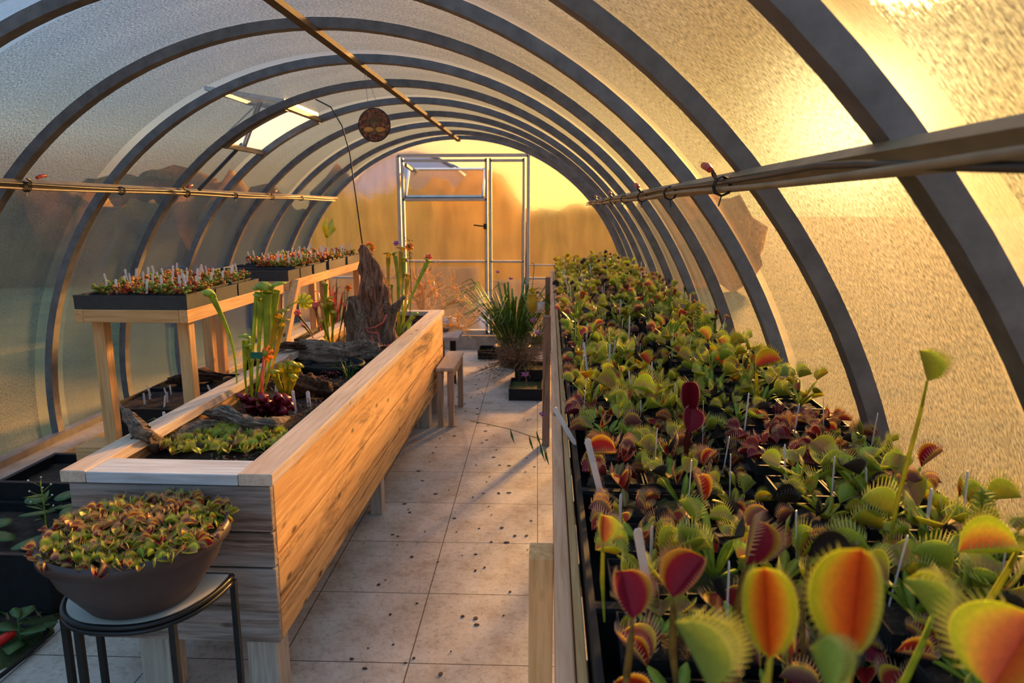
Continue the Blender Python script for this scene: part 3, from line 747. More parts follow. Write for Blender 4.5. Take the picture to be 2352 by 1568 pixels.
POT_L=pot_mb(PW,.118).mesh('flower_pot',['blackpl']);POT_H=pot_mb(PW*.93,.165).mesh('flower_pot',['blackpl'])
SO_L=[soil_mb(PW-.008,PW-.008,.106,8,.008,s).mesh('soil',[mm],True) for s,mm in ((1,'soil'),(2,'soil'),(3,'moss'))]
SO_H=[soil_mb(PW*.93-.008,PW*.93-.008,.152,8,.008,s).mesh('soil',[mm],True) for s,mm in ((4,'soil'),(5,'soil'),(6,'moss'))]
posx=['aisle side','middle','wall side'];posy=['near','centre','far']
cnt=0
rb=random.Random(5)
for ti in range(16):
    yc=.53+.45*ti+.225
    for colm in range(2):
        xc=(.066+.19) if colm==0 else (.447+.165)
        nm='aisle-side' if colm==0 else 'wall-side'
        o=ob('seed_tray',TR_A if colm==0 else TR_B);o.location=(xc,yc,.886)
        tag(o,'black plastic tray of potted flytraps on the bench, %s tray of the %s row'%(ordn[ti],nm),'tray','black trays on the right bench')
        shift=.022 if (colm==0 and ti<3) else .0
        # photo's zones: which colours grow where
        for iy in range(3):
            for ix in range(3):
                if colm==0: px=xc-.118+shift+ix*.116
                else: px=xc-.107+ix*.107
                if colm==0 and ti<3 and ix==2: px=min(px,xc+.125)
                py=yc-.142+iy*.142+rb.uniform(-.006,.006)
                where='%s %s pot of %s %s tray'%(posy[iy],posx[ix],ordn[ti],nm)
                po=thing('flower_pot','square black plastic pot, '+where,'flower pot',(px,py,.8905),rb.uniform(-.03,.03),'square pots on the right bench')
                ob('pot_shell',POT_L if colm==0 else POT_H,po)
                ob('soil',rb.choice(SO_L if colm==0 else SO_H),po)
                z=.8905+(.112 if colm==0 else .158)
                # choose plant kind by zone
                if ti<=1: pool=[2,3,2,6,0,3] if colm==0 else [1,3,0,6,1]
                elif ti==2: pool=[4,2,3,3] if colm==0 else [7,4,3,1]
                elif ti==3: pool=[0,5,4,0,5] if colm==0 else [1,0,5,1]
                elif ti==4: pool=[5,0,5,0,1,2] if colm==0 else [0,1,5,1]
                elif ti==5: pool=[2,7,3,6,1,0] if colm==0 else [7,0,3,6]
                elif ti in(6,7): pool=[1,3,0,4,6] if colm==0 else [6,1,3,0]
                elif ti in (8,9): pool=[3,1,3,2] if colm==0 else [1,6,1,0]
                elif ti in(10,11): pool=[2,3,7,0] if colm==0 else [5,2,3,0]
                else: pool=[3,5,0,2,5] if colm==0 else [5,0,3,5]
                k=rb.choice(pool);v_=rb.randrange(2)
                s=kinds[k][0];lm=kleaf(s)
                hab='upright' if kinds[k][1]>1 else ('low' if kinds[k][1]<.6 else 'spreading')
                lb='%s %s flytrap growing in the %s'%(hab,DESC[s],where)
                gp='venus flytraps in the pots of the right bench'
                rz=rb.uniform(0,6.28)
                if ti<=3: t=parted(SPECS[(k,v_)],(k,v_),lm,lb,(px,py,z),rz,gp)
                else:
                    t=ob('venus_flytrap',merged(SPECS[(k,v_)],(k,v_),lm));t.location=(px,py,z);t.rotation_euler=(0,0,rz);tag(t,lb,'venus flytrap',gp)
                sc=rb.uniform(.85,1.2)*(.82 if colm==1 and ix==2 else 1);t.scale=(sc,sc,sc*rb.uniform(.9,1.2))
                if rb.random()<(.34 if ti<10 else .25):
                    h=rb.choice((.11,.13,.16))
                    stake(px+rb.uniform(-.04,.04),py+.035,z,h,'white plastic label stuck in the %s'%where,'white labels on the right bench',tilt=(rb.uniform(-.12,.12),rb.uniform(-.25,.05)))
# tall blooming shoots of club moss style weeds among the traps
def weed(p,h,label,seed=0):
    rr=random.Random(seed);b=MB();t=thing('feathery_weed',label,'weed',p)
    b.tube([(0,0,0),(.004,0,h*.5),(-.003,.003,h)],[.004,.003,.0015],6)
    st=b.build('stem','seedg',t)
    b=MB()
    for i in range(110):
        z=h*(.05+.95*i/110);a=i*2.4;l=.028*(1-.55*i/110)
        d=Vector((math.cos(a),math.sin(a),.5));p0=Vector((0,0,z));b.leaf([p0,p0+d*l*.5,p0+d*l],[.0015,.003,.0005],0)
    b.build('leaves','seedg',t)
weed((.63,.98,1.05),.15,'green feathery weed standing among traps in the foreground right',1)
weed((.56,2.62,1.05),.2,'tall green feathery weed among traps halfway along the bench',2)
weed((.30,2.75,1.0),.10,'short green feathery weed among traps halfway along the bench',3)
# foreground traps on tall stalks
def hero(px,py,dep,size,yawd,pitchd,roll,s,k_op,label,base=None,W=None,bend=.75):
    """a tall stalk carrying one big open trap; placed where it grows in the nearest trays"""
    p=CP+ray(px,py)*dep
    up=(UP*math.cos(roll)+RT*math.sin(roll))
    # opening direction: towards the aisle and the light, turned by yaw/pitch
    vd=ray(px,py).normalized();op=(-vd*math.cos(yawd)*math.cos(pitchd)+RT*math.sin(yawd)+Vector((0,0,1))*math.sin(pitchd)).normalized()
    ax=(up-op*up.dot(op)).normalized();x=ax.cross(op)
    M=Matrix((x,ax,op)).transposed().to_4x4()
    bs=base or Vector((p.x+.01,p.y+.05,1.0))
    t=thing('venus_flytrap',label,'venus flytrap',bs,0,'big foreground flytraps')
    M.translation=p-bs
    W=W or size*.62
    o=trap_mb(size,W,k_op,hi=True,bend=bend,teeth=False).build('trap',SCH[s][:3],t,smooth=True);o.matrix_local=M
    tm=trap_mb(size,W,k_op,hi=True,bend=bend,only=True);tm.build('teeth',[SCH[s][2]],o)
    foot=p-bs-ax*size*.5
    b=MB();mid=foot*.55+Vector((0,.02,-.01))
    pts=[Vector((0,0,0)),foot*.3+Vector((0,.02,0)),mid,foot*.85+Vector((0,.004,0)),foot]
    b.leaf(pts,[size*.04,size*.07,size*.09,size*.07,size*.03],0,side=RT,fold=.35,th=.002)
    b.tube([foot*.9,foot,foot+ax*size*.06],[size*.03,size*.028,size*.02],8)
    b.build('leaf_stalk',[SCH[s][3]],t,smooth=True)
    return t
hero(1762,1405,.50,.062,.05,.15,-.03,'C',30,'big yellow trap with dark red mouth, left of the foreground pair',W=.038,bend=.55)
hero(1968,1378,.45,.066,-.28,.12,.02,'C',42,'biggest open yellow-rimmed trap with orange inside in the foreground middle',W=.04,bend=.8)
hero(2330,1500,.47,.06,-.5,.4,.5,'C',60,'big orange trap with yellow rim cut by the lower right frame edge',W=.042)
hero(1590,1505,.50,.05,1.2,.5,.3,'A',35,'yellow-green bristly trap at the bottom edge, leftmost in the foreground',W=.036)
hero(2110,1375,.62,.045,1.3,.6,-.9,'A',30,'green bristly trap right of the biggest foreground trap')
hero(2270,1265,.75,.062,.2,1.0,-1.5,'C',45,'orange bristly arched trap near the right frame edge')
hero(1440,1365,.72,.05,.3,.5,.0,'B',50,'purple rounded trap hanging over the near tray edge')
hero(1580,1325,.75,.055,-.4,.6,.5,'B',50,'large purple trap behind the leftmost foreground trap')
hero(1720,1245,.85,.065,.7,.3,.6,'B',38,'tall open trap with red inside and yellow rim behind the foreground pair')
hero(1380,1040,1.42,.062,.1,.9,1.5,'B',45,'red-inside trap with yellow bristled rim leaning behind a white label at the tray edge')
hero(1585,915,1.55,.075,.0,.2,.0,'E',33,'tallest dark maroon heart-shaped trap standing above the near trays',W=.05)
hero(1585,965,1.5,.055,.3,.3,.2,'E',50,'brown-purple trap right below the maroon heart-shaped trap')
hero(2120,840,.95,.045,1.2,.2,-.4,'C',30,'single tall yellow trap standing out against the side wall')
hero(1905,1275,.8,.05,.2,.9,1.5,'D',30,'round withered black trap behind the foreground pair')
hero(1765,835,1.9,.07,.0,.8,1.4,'C',50,'large red and yellow gaping trap halfway to the side wall')
hero(1385,1215,.95,.04,.5,.4,.3,'C',50,'small yellow bristly trap reaching out over the empty tray corner')
hero(1880,1540,.42,.035,1.,.8,.6,'A',20,'smooth green trap back below the foreground pair')
# long foreground labels
stake(at(1385,1040,X=.115).x,1.36,1.03,.16,'long white label leaning over the aisle edge of the third tray','leaning labels at the bench edge',(.25,-.3),.2)
stake(.16,.98,1.03,.16,'long white label leaning at the aisle edge of the second tray','leaning labels at the bench edge',(.3,-.28),.2)
stake(.075,1.72,1.02,.13,'white label leaning out over the wooden rail edge','leaning labels at the bench edge',(.2,-.5),.1)
# ---------------------------------------------------------------- planter box on legs
PX0,PX1,PY0,PY1,PZ0,PZ1=-1.475,-.842,1.985,5.43,.24,.772
pl=thing('raised_planter','long raised planter box of stained planks on legs left of the aisle','planter',(0,0,0))
T=.028
zs=[.24,.352,.527,.772]
for i in range(3):
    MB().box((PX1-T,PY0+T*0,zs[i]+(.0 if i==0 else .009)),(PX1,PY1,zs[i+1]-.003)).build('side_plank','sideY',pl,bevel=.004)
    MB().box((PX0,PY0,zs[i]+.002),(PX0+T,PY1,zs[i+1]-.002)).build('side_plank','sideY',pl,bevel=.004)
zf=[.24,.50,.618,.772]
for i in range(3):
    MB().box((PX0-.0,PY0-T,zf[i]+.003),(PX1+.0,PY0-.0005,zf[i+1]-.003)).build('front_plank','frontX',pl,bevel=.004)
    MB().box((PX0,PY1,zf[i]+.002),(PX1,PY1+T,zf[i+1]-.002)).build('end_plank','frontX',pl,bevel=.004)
CW=.105
MB().box((PX1-CW+.012,PY0-.035,.774),(PX1+.012,PY1+.035,.812)).build('cap_rail','capY',pl,bevel=.003)
MB().box((PX0-.02,PY0-.035,.774),(PX0+.06,PY1+.035,.812)).build('cap_rail','capY',pl,bevel=.003)
MB().box((PX0+.062,PY0-.035,.774),(PX1-CW+.010,PY0+.09,.809)).build('cap_rail','capX',pl,bevel=.003)['label']='whitish weathered front cap board'
MB().box((PX0+.062,PY1-.05,.774),(PX1-CW+.010,PY1+.035,.809)).build('cap_rail','capY',pl,bevel=.003)
for y,w in ((2.0,.10),(3.43,.066),(4.93,.1),(5.3,.07)):
    MB().box((PX1-w-.03,y,0),(PX1-.03,y+w,.239)).build('leg','legZ',pl,bevel=.003)
    MB().box((PX0+.14,y,0),(PX0+.14+w,y+w,.239)).build('leg','legZ',pl,bevel=.003)
# soil surface
b=MB();vs=[];fs=[];nx,ny=18,90
for i in range(nx+1):
    for j in range(ny+1):
        x=PX0+T+.001+(PX1-PX0-2*T-.002)*i/nx;y=PY0+.001+(PY1-PY0-.002)*j/ny
        vs.append((x,y,.715+.018*noise.noise(Vector((x*7,y*7,1)))+.008*noise.noise(Vector((x*30,y*30,2)))))
for i in range(nx):
    for j in range(ny): a=i*(ny+1)+j;fs.append((a,a+ny+1,a+ny+2,a+1))
b.add(vs,fs);b.build('soil','soil',pl,smooth=True)
SZ=.72
# ---- flytrap cluster near the front
small=[spec(8,s,.5,.036,.06,seed=90+i,spread=.04) for i,s in enumerate(('A','AC','AB','B','A'))]
smm=['A','AC','AB','B','A']
rr=random.Random(3)
k=0
pp=[(328,1005),(355,1015),(300,1012) ,(385,1012),(415,1022),(445,1015),(470,1000),(500,1010),(525,1022),(555,1010),(580,1000),(600,1015),(625,1010),(590,985),(560,985),(520,985),(490,985),(615,990),(640,1000),(550,1022),(470,1022),(600,972),(345,995)]
ordp=['first','second','third','fourth','fifth','sixth','seventh','eighth','ninth','tenth','eleventh','twelfth','thirteenth','fourteenth','fifteenth','sixteenth','seventeenth','eighteenth','nineteenth','twentieth','twenty-first','twenty-second','twenty-third']
pts_=sorted([at(a,c,Z=SZ+.03) for a,c in pp],key=lambda q:q.x)
for i,q in enumerate(pts_):
    q=Vector((min(max(q.x,PX0+.08),PX1-.14),max(q.y,2.13),SZ+.005))
    kk=3 if i<5 and i%2 else rr.choice((0,1,2,4))
    parted(small[kk],('s',kk),kleaf(smm[kk]),'small %s flytrap at the planter front, %s from the left end'%(DESC[smm[kk]],ordp[i]),q,rr.uniform(0,6),'flytrap cluster at the planter front').scale=(1.05,)*3
# ---- loft helper for wood pieces
def loft(pts,rads,n=30,amp=.3,freq=6,seed=0,flat=1):
    b=MB();vs=[];fs=[];pts=[Vector(p) for p in pts];k=len(pts)
    # resample
    P=[];Rr=[]
    m_=k*6
    for i in range(m_+1):
        t=i/m_*(k-1);a=min(int(t),k-2);f=t-a;f2=f*f*(3-2*f)
        P.append(pts[a].lerp(pts[a+1],f));Rr.append(rads[a]+(rads[a+1]-rads[a])*f2)
    for i,p in enumerate(P):
        d=(P[min(i+1,m_)]-P[max(i-1,0)]).normalized();x=d.cross(Vector((.2,.3,.93)) if abs(d.z)<.8 else Vector((0,1,0))).normalized();y=d.cross(x)
        for j in range(n):
            t=2*PI*j/n;u=x*math.cos(t)+y*math.sin(t)*flat
            q=1+amp*noise.noise(Vector((math.cos(t)*2+seed,math.sin(t)*2,i*.12*freq/6)))*1.6+amp*.75*noise.noise(Vector((math.cos(t)*6,math.sin(t)*6+seed,i*.3)))+amp*.5*noise.noise(Vector((math.cos(t)*13,math.sin(t)*13+seed,i*.2)))
            vs.append(p+u*Rr[i]*q)
    for i in range(m_):
        for j in range(n): fs.append((i*n+j,i*n+(j+1)%n,(i+1)*n+(j+1)%n,(i+1)*n+j))
    fs.append(tuple(range(n-1,-1,-1)));fs.append(tuple(m_*n+j for j in range(n)))
    b.add(vs,fs);return b
# stump
sy=4.28
t=thing('dead_stump','tall brown pointed dead stump standing in the planter','stump',(-1.09,sy,SZ-.01))
o=Vector((-1.09,sy,SZ-.01))
f=lambda a,c,y=sy: at(a,c,Y=y)-o
loft([f(868,810),f(862,740),f(858,680),f(848,620),f(836,575),f(831,562)],[.16,.115,.088,.062,.035,.012],48,.34,7,2).build('trunk','stump',t,smooth=True)
loft([f(835,800,4.12),f(818,740,4.12),f(812,700,4.12),f(808,680,4.12)],[.10,.06,.035,.02],36,.35,7,5).build('side_trunk','driftz',t,smooth=True)
loft([f(880,800,4.2),f(893,740,4.2),f(905,710,4.18),f(930,680,4.16)],[.055,.035,.024,.010],28,.3,6,8).build('branch','driftz',t,smooth=True)
loft([f(868,650),f(880,700),f(895,750)],[.012,.03,.02],8,.3,6,1).build('bark_strip','drift',t,smooth=True)
# driftwood and logs
def wooden(name,label,pts,rads,mat,z=0,**k):
    o=Vector(pts[0]);t=loft([Vector(p)-o for p in pts],rads,**k).build(name,mat,smooth=True);t.location=o
    return tag(t,label,'driftwood')
wooden('driftwood','thick fibrous log lying across the planter before the stump',[at(652,812,Z=SZ+.05),at(700,812,Z=SZ+.06),at(770,815,Z=SZ+.06),at(850,805,Z=SZ+.05),at(878,800,Z=SZ+.05)],[.05,.065,.06,.055,.03],'drift',amp=.45,freq=9,n=36,seed=3)
wooden('driftwood','flat curved grey driftwood behind the front flytrap cluster',[at(462,945,Z=SZ+.05),at(520,950,Z=SZ+.05),at(575,972,Z=SZ+.05),at(625,975,Z=SZ+.045),at(662,958,Z=SZ+.03)],[.02,.04,.036,.028,.010],'drift',amp=.5,freq=9,n=32,seed=6,flat=.6)
wooden('driftwood','upright pointed driftwood shard at the left planter rim',[at(345,1018,Z=SZ+.02),at(325,995,X=-1.42),at(300,960,X=-1.47),at(278,935,X=-1.52)],[.045,.03,.018,.006],'drift',amp=.4,n=24,seed=1)
wooden('driftwood','short grey driftwood stub between fern and front flytraps',[at(395,1010,Z=SZ+.02),at(430,990,Z=SZ+.03),at(470,975,Z=SZ+.04),at(500,968,Z=SZ+.03)],[.02,.032,.03,.012],'drift',amp=.5,n=24,seed=14,flat=.7)
wooden('driftwood','dark shaggy driftwood right of the yellow pitcher cluster',[at(668,872,Z=SZ+.06),at(700,885,Z=SZ+.06),at(735,893,Z=SZ+.04),at(775,890,Z=SZ+.03)],[.04,.05,.035,.015],'driftd',amp=.6,freq=12,n=32,seed=9)
wooden('driftwood','dark bark slab on the left planter rim behind the tall pitchers',[at(640,795,Z=SZ+.13),at(665,792,Z=SZ+.13),at(700,795,Z=SZ+.11)],[.03,.04,.02],'driftd',amp=.5,n=24,seed=19,flat=.5)
wooden('driftwood','thin angular driftwood piece leaning beside the orange flower',[at(600,850,Z=SZ+.06),at(618,862,Z=SZ+.08),at(650,845,Z=SZ+.10),at(668,815,Z=SZ+.12)],[.012,.022,.022,.008],'drift',amp=.3,n=20,seed=21,flat=.5)
# black pond tub sunk in the soil
tb=thing('pond_tub','black plastic pond tub sunk in the planter below the log','tub',at(765,850,Z=SZ))
b=MB();b.lathe([(.0,-.05),(.13,-.05),(.165,.045),(.178,.045),(.178,.03),(.15,-.06),(.0,-.06)],28,sy=.8);b.build('tub_shell','blackpl',tb,smooth=True)
MT['pondwater']=simple('dark_pond_water',(.006,.008,.01),.05,0,.1,10)
MB().lathe([(0,.03),(.158,.03)],28,sy=.8).build('water','pondwater',tb)
# ---- pitcher plants
def pitcher(b,hb_,p0,p1,r0,r1,mat=0,bow=(0,0,0),hood=1.,hm=0,lean=None,n=10):
    p0=Vector(p0);p1=Vector(p1);bo=Vector(bow);pts=[];rs=[]
    K=9
    for i in range(K):
        t=i/(K-1);pts.append(p0.lerp(p1,t)+bo*math.sin(PI*t));rs.append((r0+(r1-r0)*t**2.0*(1 if t<.93 else 1.2))*.8)
    b.tube(pts,rs,n,mat,cap=False)
    # inner wall of the mouth and hood
    b.tube([pts[-1],pts[-2],pts[-3]],[rs[-1]*.9,rs[-2]*.8,rs[-3]*.3],n,mat,cap=False)
    d=(pts[-1]-pts[-2]).normalized();ln=Vector(lean) if lean is not None else Vector((U(-1,1),U(-1,.2),0)).normalized()
    back=pts[-1]-ln*r1*1.0
    s=ln.cross(d).normalized()
    hp=[back-d*r1*.2,back+d*r1*1.0,back+d*r1*1.7+ln*r1*.7,back+d*r1*1.9+ln*r1*1.8,back+d*r1*1.5+ln*r1*2.8]
    hb_.leaf(hp,[r1*.4,r1*.8*hood,r1*1.8*hood,r1*1.7*hood,r1*.3],0,side=s,fold=-.3,th=.0015)
def pplant(label,base,plist,group=None,extra=None):
    t=thing('pitcher_plant',label,'pitcher plant',base,0,group);base=Vector(base)
    for (p0,p1,r0,r1,mat,bow,kw) in plist:
        b=MB();hb_=MB();hm=kw.pop('hoodmat',None) or mat
        pitcher(b,hb_,Vector(p0)-base,Vector(p1)-base,r0,r1,0,bow,**kw)
        q=b.build('pitcher',[mat],t,smooth=True);hb_.build('hood',[hm],q,smooth=True)
    return t
def flower(parent,c,r,mat,cm,n=6,droop=False,axis=None):
    b=MB();c=Vector(c);ax=Vector(axis) if axis else Vector((0,-.9,.3));ax.normalize()
    x=ax.cross(Vector((0,0,1))).normalized();y=x.cross(ax)
    for i in range(n):
        a=2*PI*i/n;d=x*math.cos(a)+y*math.sin(a)
        b.leaf([c+d*r*.15,c+d*r*.6+ax*r*.15,c+d*r-ax*r*.2],[r*.2,r*.42,r*.18],0,side=ax.cross(d),fold=.2)
    b.blob(c+ax*r*.15,(r*.36,r*.36,r*.36),10,6,1)
    return b.build('flower',[mat,cm],parent,smooth=True)
yA=2.95
def q_(a,c,y=yA): return at(a,c,Y=y)
baseA=at(588,925,Z=SZ)
PLA=[(at(570,925,Z=SZ),q_(565,785),.004,.020,'pitg',(-.01,0,0),{'hood':.5,'lean':(-1,0,0)}),
 (baseA,q_(600,690),.006,.020,'pitg',(.0,0,0),{'hood':1.1,'lean':(-1,-.2,0)}),
 (at(598,925,Z=SZ),q_(613,672),.006,.026,'pitg',(.01,0,0),{'hood':1.4,'lean':(-1,-.3,0)}),
 (at(580,925,Z=SZ),q_(592,672),.005,.016,'pitg',(-.01,0,0),{'hood':1.0,'lean':(-1,-.1,0)}),
 (at(605,920,Z=SZ),q_(632,668,3.0),.005,.024,'pitg',(.01,0,0),{'hood':1.5,'lean':(1,-.3,0)}),
 (at(590,915,Z=SZ),q_(640,725,3.0),.005,.020,'pity',(.0,0,0),{'hood':1.3,'lean':(1,-.4,0)}),
 (at(600,915,Z=SZ),q_(648,745,3.02),.004,.016,'pity',(.01,0,0),{'hood':1.2,'lean':(1,-.4,0)}),
 (at(577,915,Z=SZ),q_(572,800),.004,.012,'pitg',(0,0,0),{'hood':.4,'lean':(-1,-.4,0)}),
 (at(545,920,Z=SZ),q_(487,680,2.9),.004,.017,'pitg',(.035,0,.02),{'hood':1.4,'lean':(-1,-.3,0)})]
pA=pplant('tall bright green pitcher plant clump near the planter front',baseA,PLA)
def stalk_to(parent,pts,r,mat,name='flower_stalk'):
    return MB().tube(pts,r,6).build(name,mat,parent,smooth=True)
stalk_to(pA,[at(585,925,Z=SZ)-baseA,q_(600,850)-baseA,q_(640,760)-baseA,q_(660,705)-baseA,q_(680,694)-baseA,q_(696,694)-baseA],.003,'leafA')
fl=flower(pA,q_(699,692,2.93)-baseA,.036,'yellowpet','yellowpet',8,axis=(0,-1,-.1))
stalk_to(pA,[at(603,925,Z=SZ)-baseA,q_(600,870)-baseA,q_(605,815)-baseA],.003,'redpet')
flower(pA,q_(612,812)-baseA,.036,'orangepet','pitg',7,axis=(-.4,-1,.2))
tag(MB().box((-.028,-.002,-.014),(.024,.002,.014)).build('plant_tie','greentape'),'bright green plastic tie around the tall pitcher clump','plant tie').location=q_(590,816,2.92)
# red rosette pitchers
bR=at(605,945,Z=SZ)
lst=[]
for i,(a,c) in enumerate([(560,915),(578,925),(590,940),(603,918),(612,930),(622,938),(638,915),(650,922),(658,935),(575,940),(645,945),(600,948)]):
    top=at(a,c,Y=2.76+.03*(i%3));lst.append((bR+Vector((U(-.03,.03),U(-.03,.02),.0)),top,.008,.021,'pitr',(0,0,-.012),{'hood':.8,'lean':(U(-.5,.5),.8,0)}))
pR=pplant('squat dark red pitcher plant rosette before the tall green clump',bR,lst)
stalk_to(pR,[Vector((0,0,0)),at(603,900,Y=2.76)-bR,at(605,850,Y=2.78)-bR,at(607,826,Y=2.78)-bR],.0035,'redpet')
# yellow open cluster
bY=at(660,918,Z=SZ)
lst=[]
for (a,c,r) in [(632,862,.020),(648,850,.02),(658,846,.016),(668,845,.022),(682,848,.02),(640,885,.015),(672,870,.018)]:
    lst.append((bY+Vector((U(-.012,.012),U(-.01,.01),0)),at(a,c,Y=3.0+U(-.03,.03)),.007,r,'pitc',(0,0,-.01),{'hood':.8,'lean':(0,.9,.0)}))
pplant('short yellow-green pitcher plant with flared mouths before dark driftwood',bY,lst)
# mid clump with red-lipped hoods
yB=4.05;bB=at(755,800,Z=SZ);lst=[]
for (a,c,r) in [(748,655,.014),(755,690,.018),(762,700,.016),(745,705,.013),(768,720,.014),(740,740,.012)]:
    lst.append((bB+Vector((U(-.03,.03),U(-.03,.03),0)),at(a,c,Y=yB),.006,r,'pitg',(0,0,0),{'hood':1.,'hoodmat':'pity'}))
for (a,c,r,bx,by) in [(725,705,.012,735,775),(684,722,.010,738,790),(698,748,.008,735,795),(792,702,.009,775,790)]:
    lst.append((at(bx,by,Z=SZ),at(a,c,Y=yB-.1),.004,r,'leafB',(0,0,0),{'hood':.9,'hoodmat':'redpet'}))
pB=pplant('green pitcher plant clump left of the stump with coral lips',bB,lst)
for i,(a,c) in enumerate([(800,660),(725,700),(683,718)]): flower(pB,at(a,c,Y=yB-.1)-bB,.022,'orangepet' if i==0 else 'redpet','seedr',6)
stalk_to(pB,[at(790,790,Z=SZ)-bB,at(792,720,Y=yB-.1)-bB,at(800,665,Y=yB-.1)-bB],.003,'leafB')
# tall clump right of stump
yC=4.55;bC=at(915,790,Z=SZ);lst=[]
for (a,c,r,m_) in [(892,590,.018,'pity'),(908,588,.016,'pitg'),(922,578,.02,'pity'),(915,640,.014,'pitg'),(936,640,.018,'pity'),(980,605,.018,'pitg'),(898,660,.012,'pitg'),(928,600,.014,'pitg'),(950,725,.02,'pitg'),(940,745,.016,'pitg')]:
    lst.append((bC+Vector((U(-.04,.04),U(-.04,.04),0)),at(a,c,Y=yC+U(-.05,.05)),.006,r,m_,(U(-.02,.02),0,0),{'hood':1.2}))
pC=pplant('tallest green and yellow pitcher plant clump right of the stump',bC,lst)
flower(pC,at(848,568,Y=yC-.05)-bC,.036,'orangepet','yellowpet',10,axis=(0,-1,0));stalk_to(pC,[at(885,780,Z=SZ)-bC,at(880,690,Y=yC+.1)-bC,at(862,620,Y=yC+.0)-bC,at(850,575,Y=yC-.02)-bC],.003,'leafB')
flower(pC,at(940,566,Y=yC)-bC,.028,'orangepet','dry',7);stalk_to(pC,[at(935,780,Z=SZ)-bC,at(945,680,Y=yC)-bC,at(940,570,Y=yC)-bC],.003,'leafB')
flower(pC,at(910,558,Y=yC)-bC,.02,'purple','purple',6);flower(pC,at(984,590,Y=yC)-bC,.024,'redpet','orangepet',6)
b=MB()
for i in range(40):
    c=at(U(930,948),U(545,600),Y=yC+U(-.02,.02))-bC;b.blob(c,(.004,)*3,5,3)
b.build('seed_head','dry',pC)
# small ferns, sundews, grass
def tuft(name,label,cat,base,n,h,w,mat,seed,spread=.5,group=None):
    r=random.Random(seed);b=MB()
    for i in range(n):
        a=r.uniform(0,2*PI);l=h*r.uniform(.5,1.1);sp=spread*r.uniform(.2,1);d=Vector((math.cos(a),math.sin(a),0))
        p0=d*r.uniform(0,.15)*h
        b.leaf([p0,p0+d*l*sp*.35+Vector((0,0,l*.5)),p0+d*l*sp*.8+Vector((0,0,l*.85)),p0+d*l*sp*1.3+Vector((0,0,l*(.95-.3*sp)))],[w*.6,w,w*.8,w*.1],0)
    o=b.build(name,mat,smooth=True);o.location=base;return tag(o,label,cat,group)
tuft('fern','small green fern seedling against the left planter rim','fern',at(395,995,Z=SZ),26,.08,.006,'leafG',3,.9)
tuft('sundew','reddish sundew tuft behind the short driftwood stub','sundew',at(455,965,Z=SZ),20,.07,.003,'seedo',5,.8)
tuft('grass_tuft','short green grass tuft in the planter left of the stump base','grass',at(725,800,Z=SZ),60,.09,.0025,'leafG',6,.8)
tuft('grass_tuft','thin green grass tuft at the foot of the stump','grass',at(820,800,Z=SZ),50,.12,.0025,'leafA',7,.7)
tuft('grass_tuft','sparse green grass beside the sunken pond tub','grass',at(800,870,Z=SZ),22,.1,.0018,'leafG',8,.9)
tuft('sedge','slender green sedge standing behind the coral-lipped pitchers','sedge',at(775,770,Z=SZ),26,.42,.0022,'leafG',9,.18)
for i,(a,c,l) in enumerate([(735,880,'maroon ground rosette by the right planter cap behind the labels'),(715,905,'maroon ground rosette nearest the standing labels'),(760,865,'maroon ground rosette below the black pond tub'),(595,900,'maroon rosette at the feet of the tall pitcher clump'),(385,1008,'maroon rosette in the front left planter corner'),(640,885,'maroon rosette left of the yellow pitcher cluster'),(930,770,'maroon rosette by the tallest pitcher clump')]):
    tuft('sundew_rosette',l,'sundew',at(a,c,Z=SZ),46,.04,.005,'leafE',20+i,1.3,'maroon rosettes in the planter')
b=MB();rg=random.Random(61)
for i in range(1500):
    x=rg.uniform(PX0+.04,PX1-.04);y=rg.uniform(PY0+.1,PY1-.05);a=rg.uniform(0,6.3);l=rg.uniform(.010,.032)
    if noise.noise(Vector((x*5,y*3,4)))<-.12: continue
    z=.727+.018*noise.noise(Vector((x*7,y*7,1)));h=rg.uniform(0,.012)
    b.leaf([(x,y,z-.004),(x+.5*l*math.cos(a),y+.5*l*math.sin(a),z+h),(x+l*math.cos(a),y+l*math.sin(a),z+h*.6)],[.001,rg.uniform(.003,.007),.001],rg.choice((0,0,1,2,2,3)))
tag(b.build('ground_cover',['dry','leafG','leafE','drydark']),'mixed moss, litter and tiny red sundews covering the planter soil','ground cover',kind='stuff')
# red creeping roots by the stump
rt=MB()
for (A_) in ([(838,755),(860,752),(880,740),(888,722)],[(850,770),(862,790),(885,795),(905,788)],[(868,765),(872,785),(880,800)],[(838,750),(845,762),(870,765)]):
    rt.tube([at(a,c,Y=4.08) for a,c in A_],.005,6)
tag(rt.build('red_runners','redpet',smooth=True),'coral red runners twining round the stump foot','runner')
# labels in planter
for a,c0,h,w,l in ((633,918,.075,.016,'small blue-white written label left of the blank one'),(679,945,.10,.015,'tall blank white label right of the red rosette'),(711,933,.072,.018,'small written white label nearest the right cap rail'),(387,1000,.10,.012,'white label by the small fern in front left corner'),(461,955,.05,.012,'white rounded label behind the sundew tuft'),(858,800,.05,.014,'short white label at the foot of the stump')):
    p=at(a,c0,Z=SZ)
    o=label_mb(w,h+.03).build('plant_label','tag');o.location=(p.x,p.y,SZ-.03);o.rotation_euler=(U(-.05,.05),U(-.08,.08),U(-.15,.15));tag(o,l,'plant label','white labels in the planter box')
    if 'written' in l:
        b=MB()
        for k in range(7): b.box((-w*.3,-.0012,h*.35+k*.007),(w*U(.1,.32),-.0008,h*.35+k*.007+.0022))
        b.build('writing','tagwrite',o)
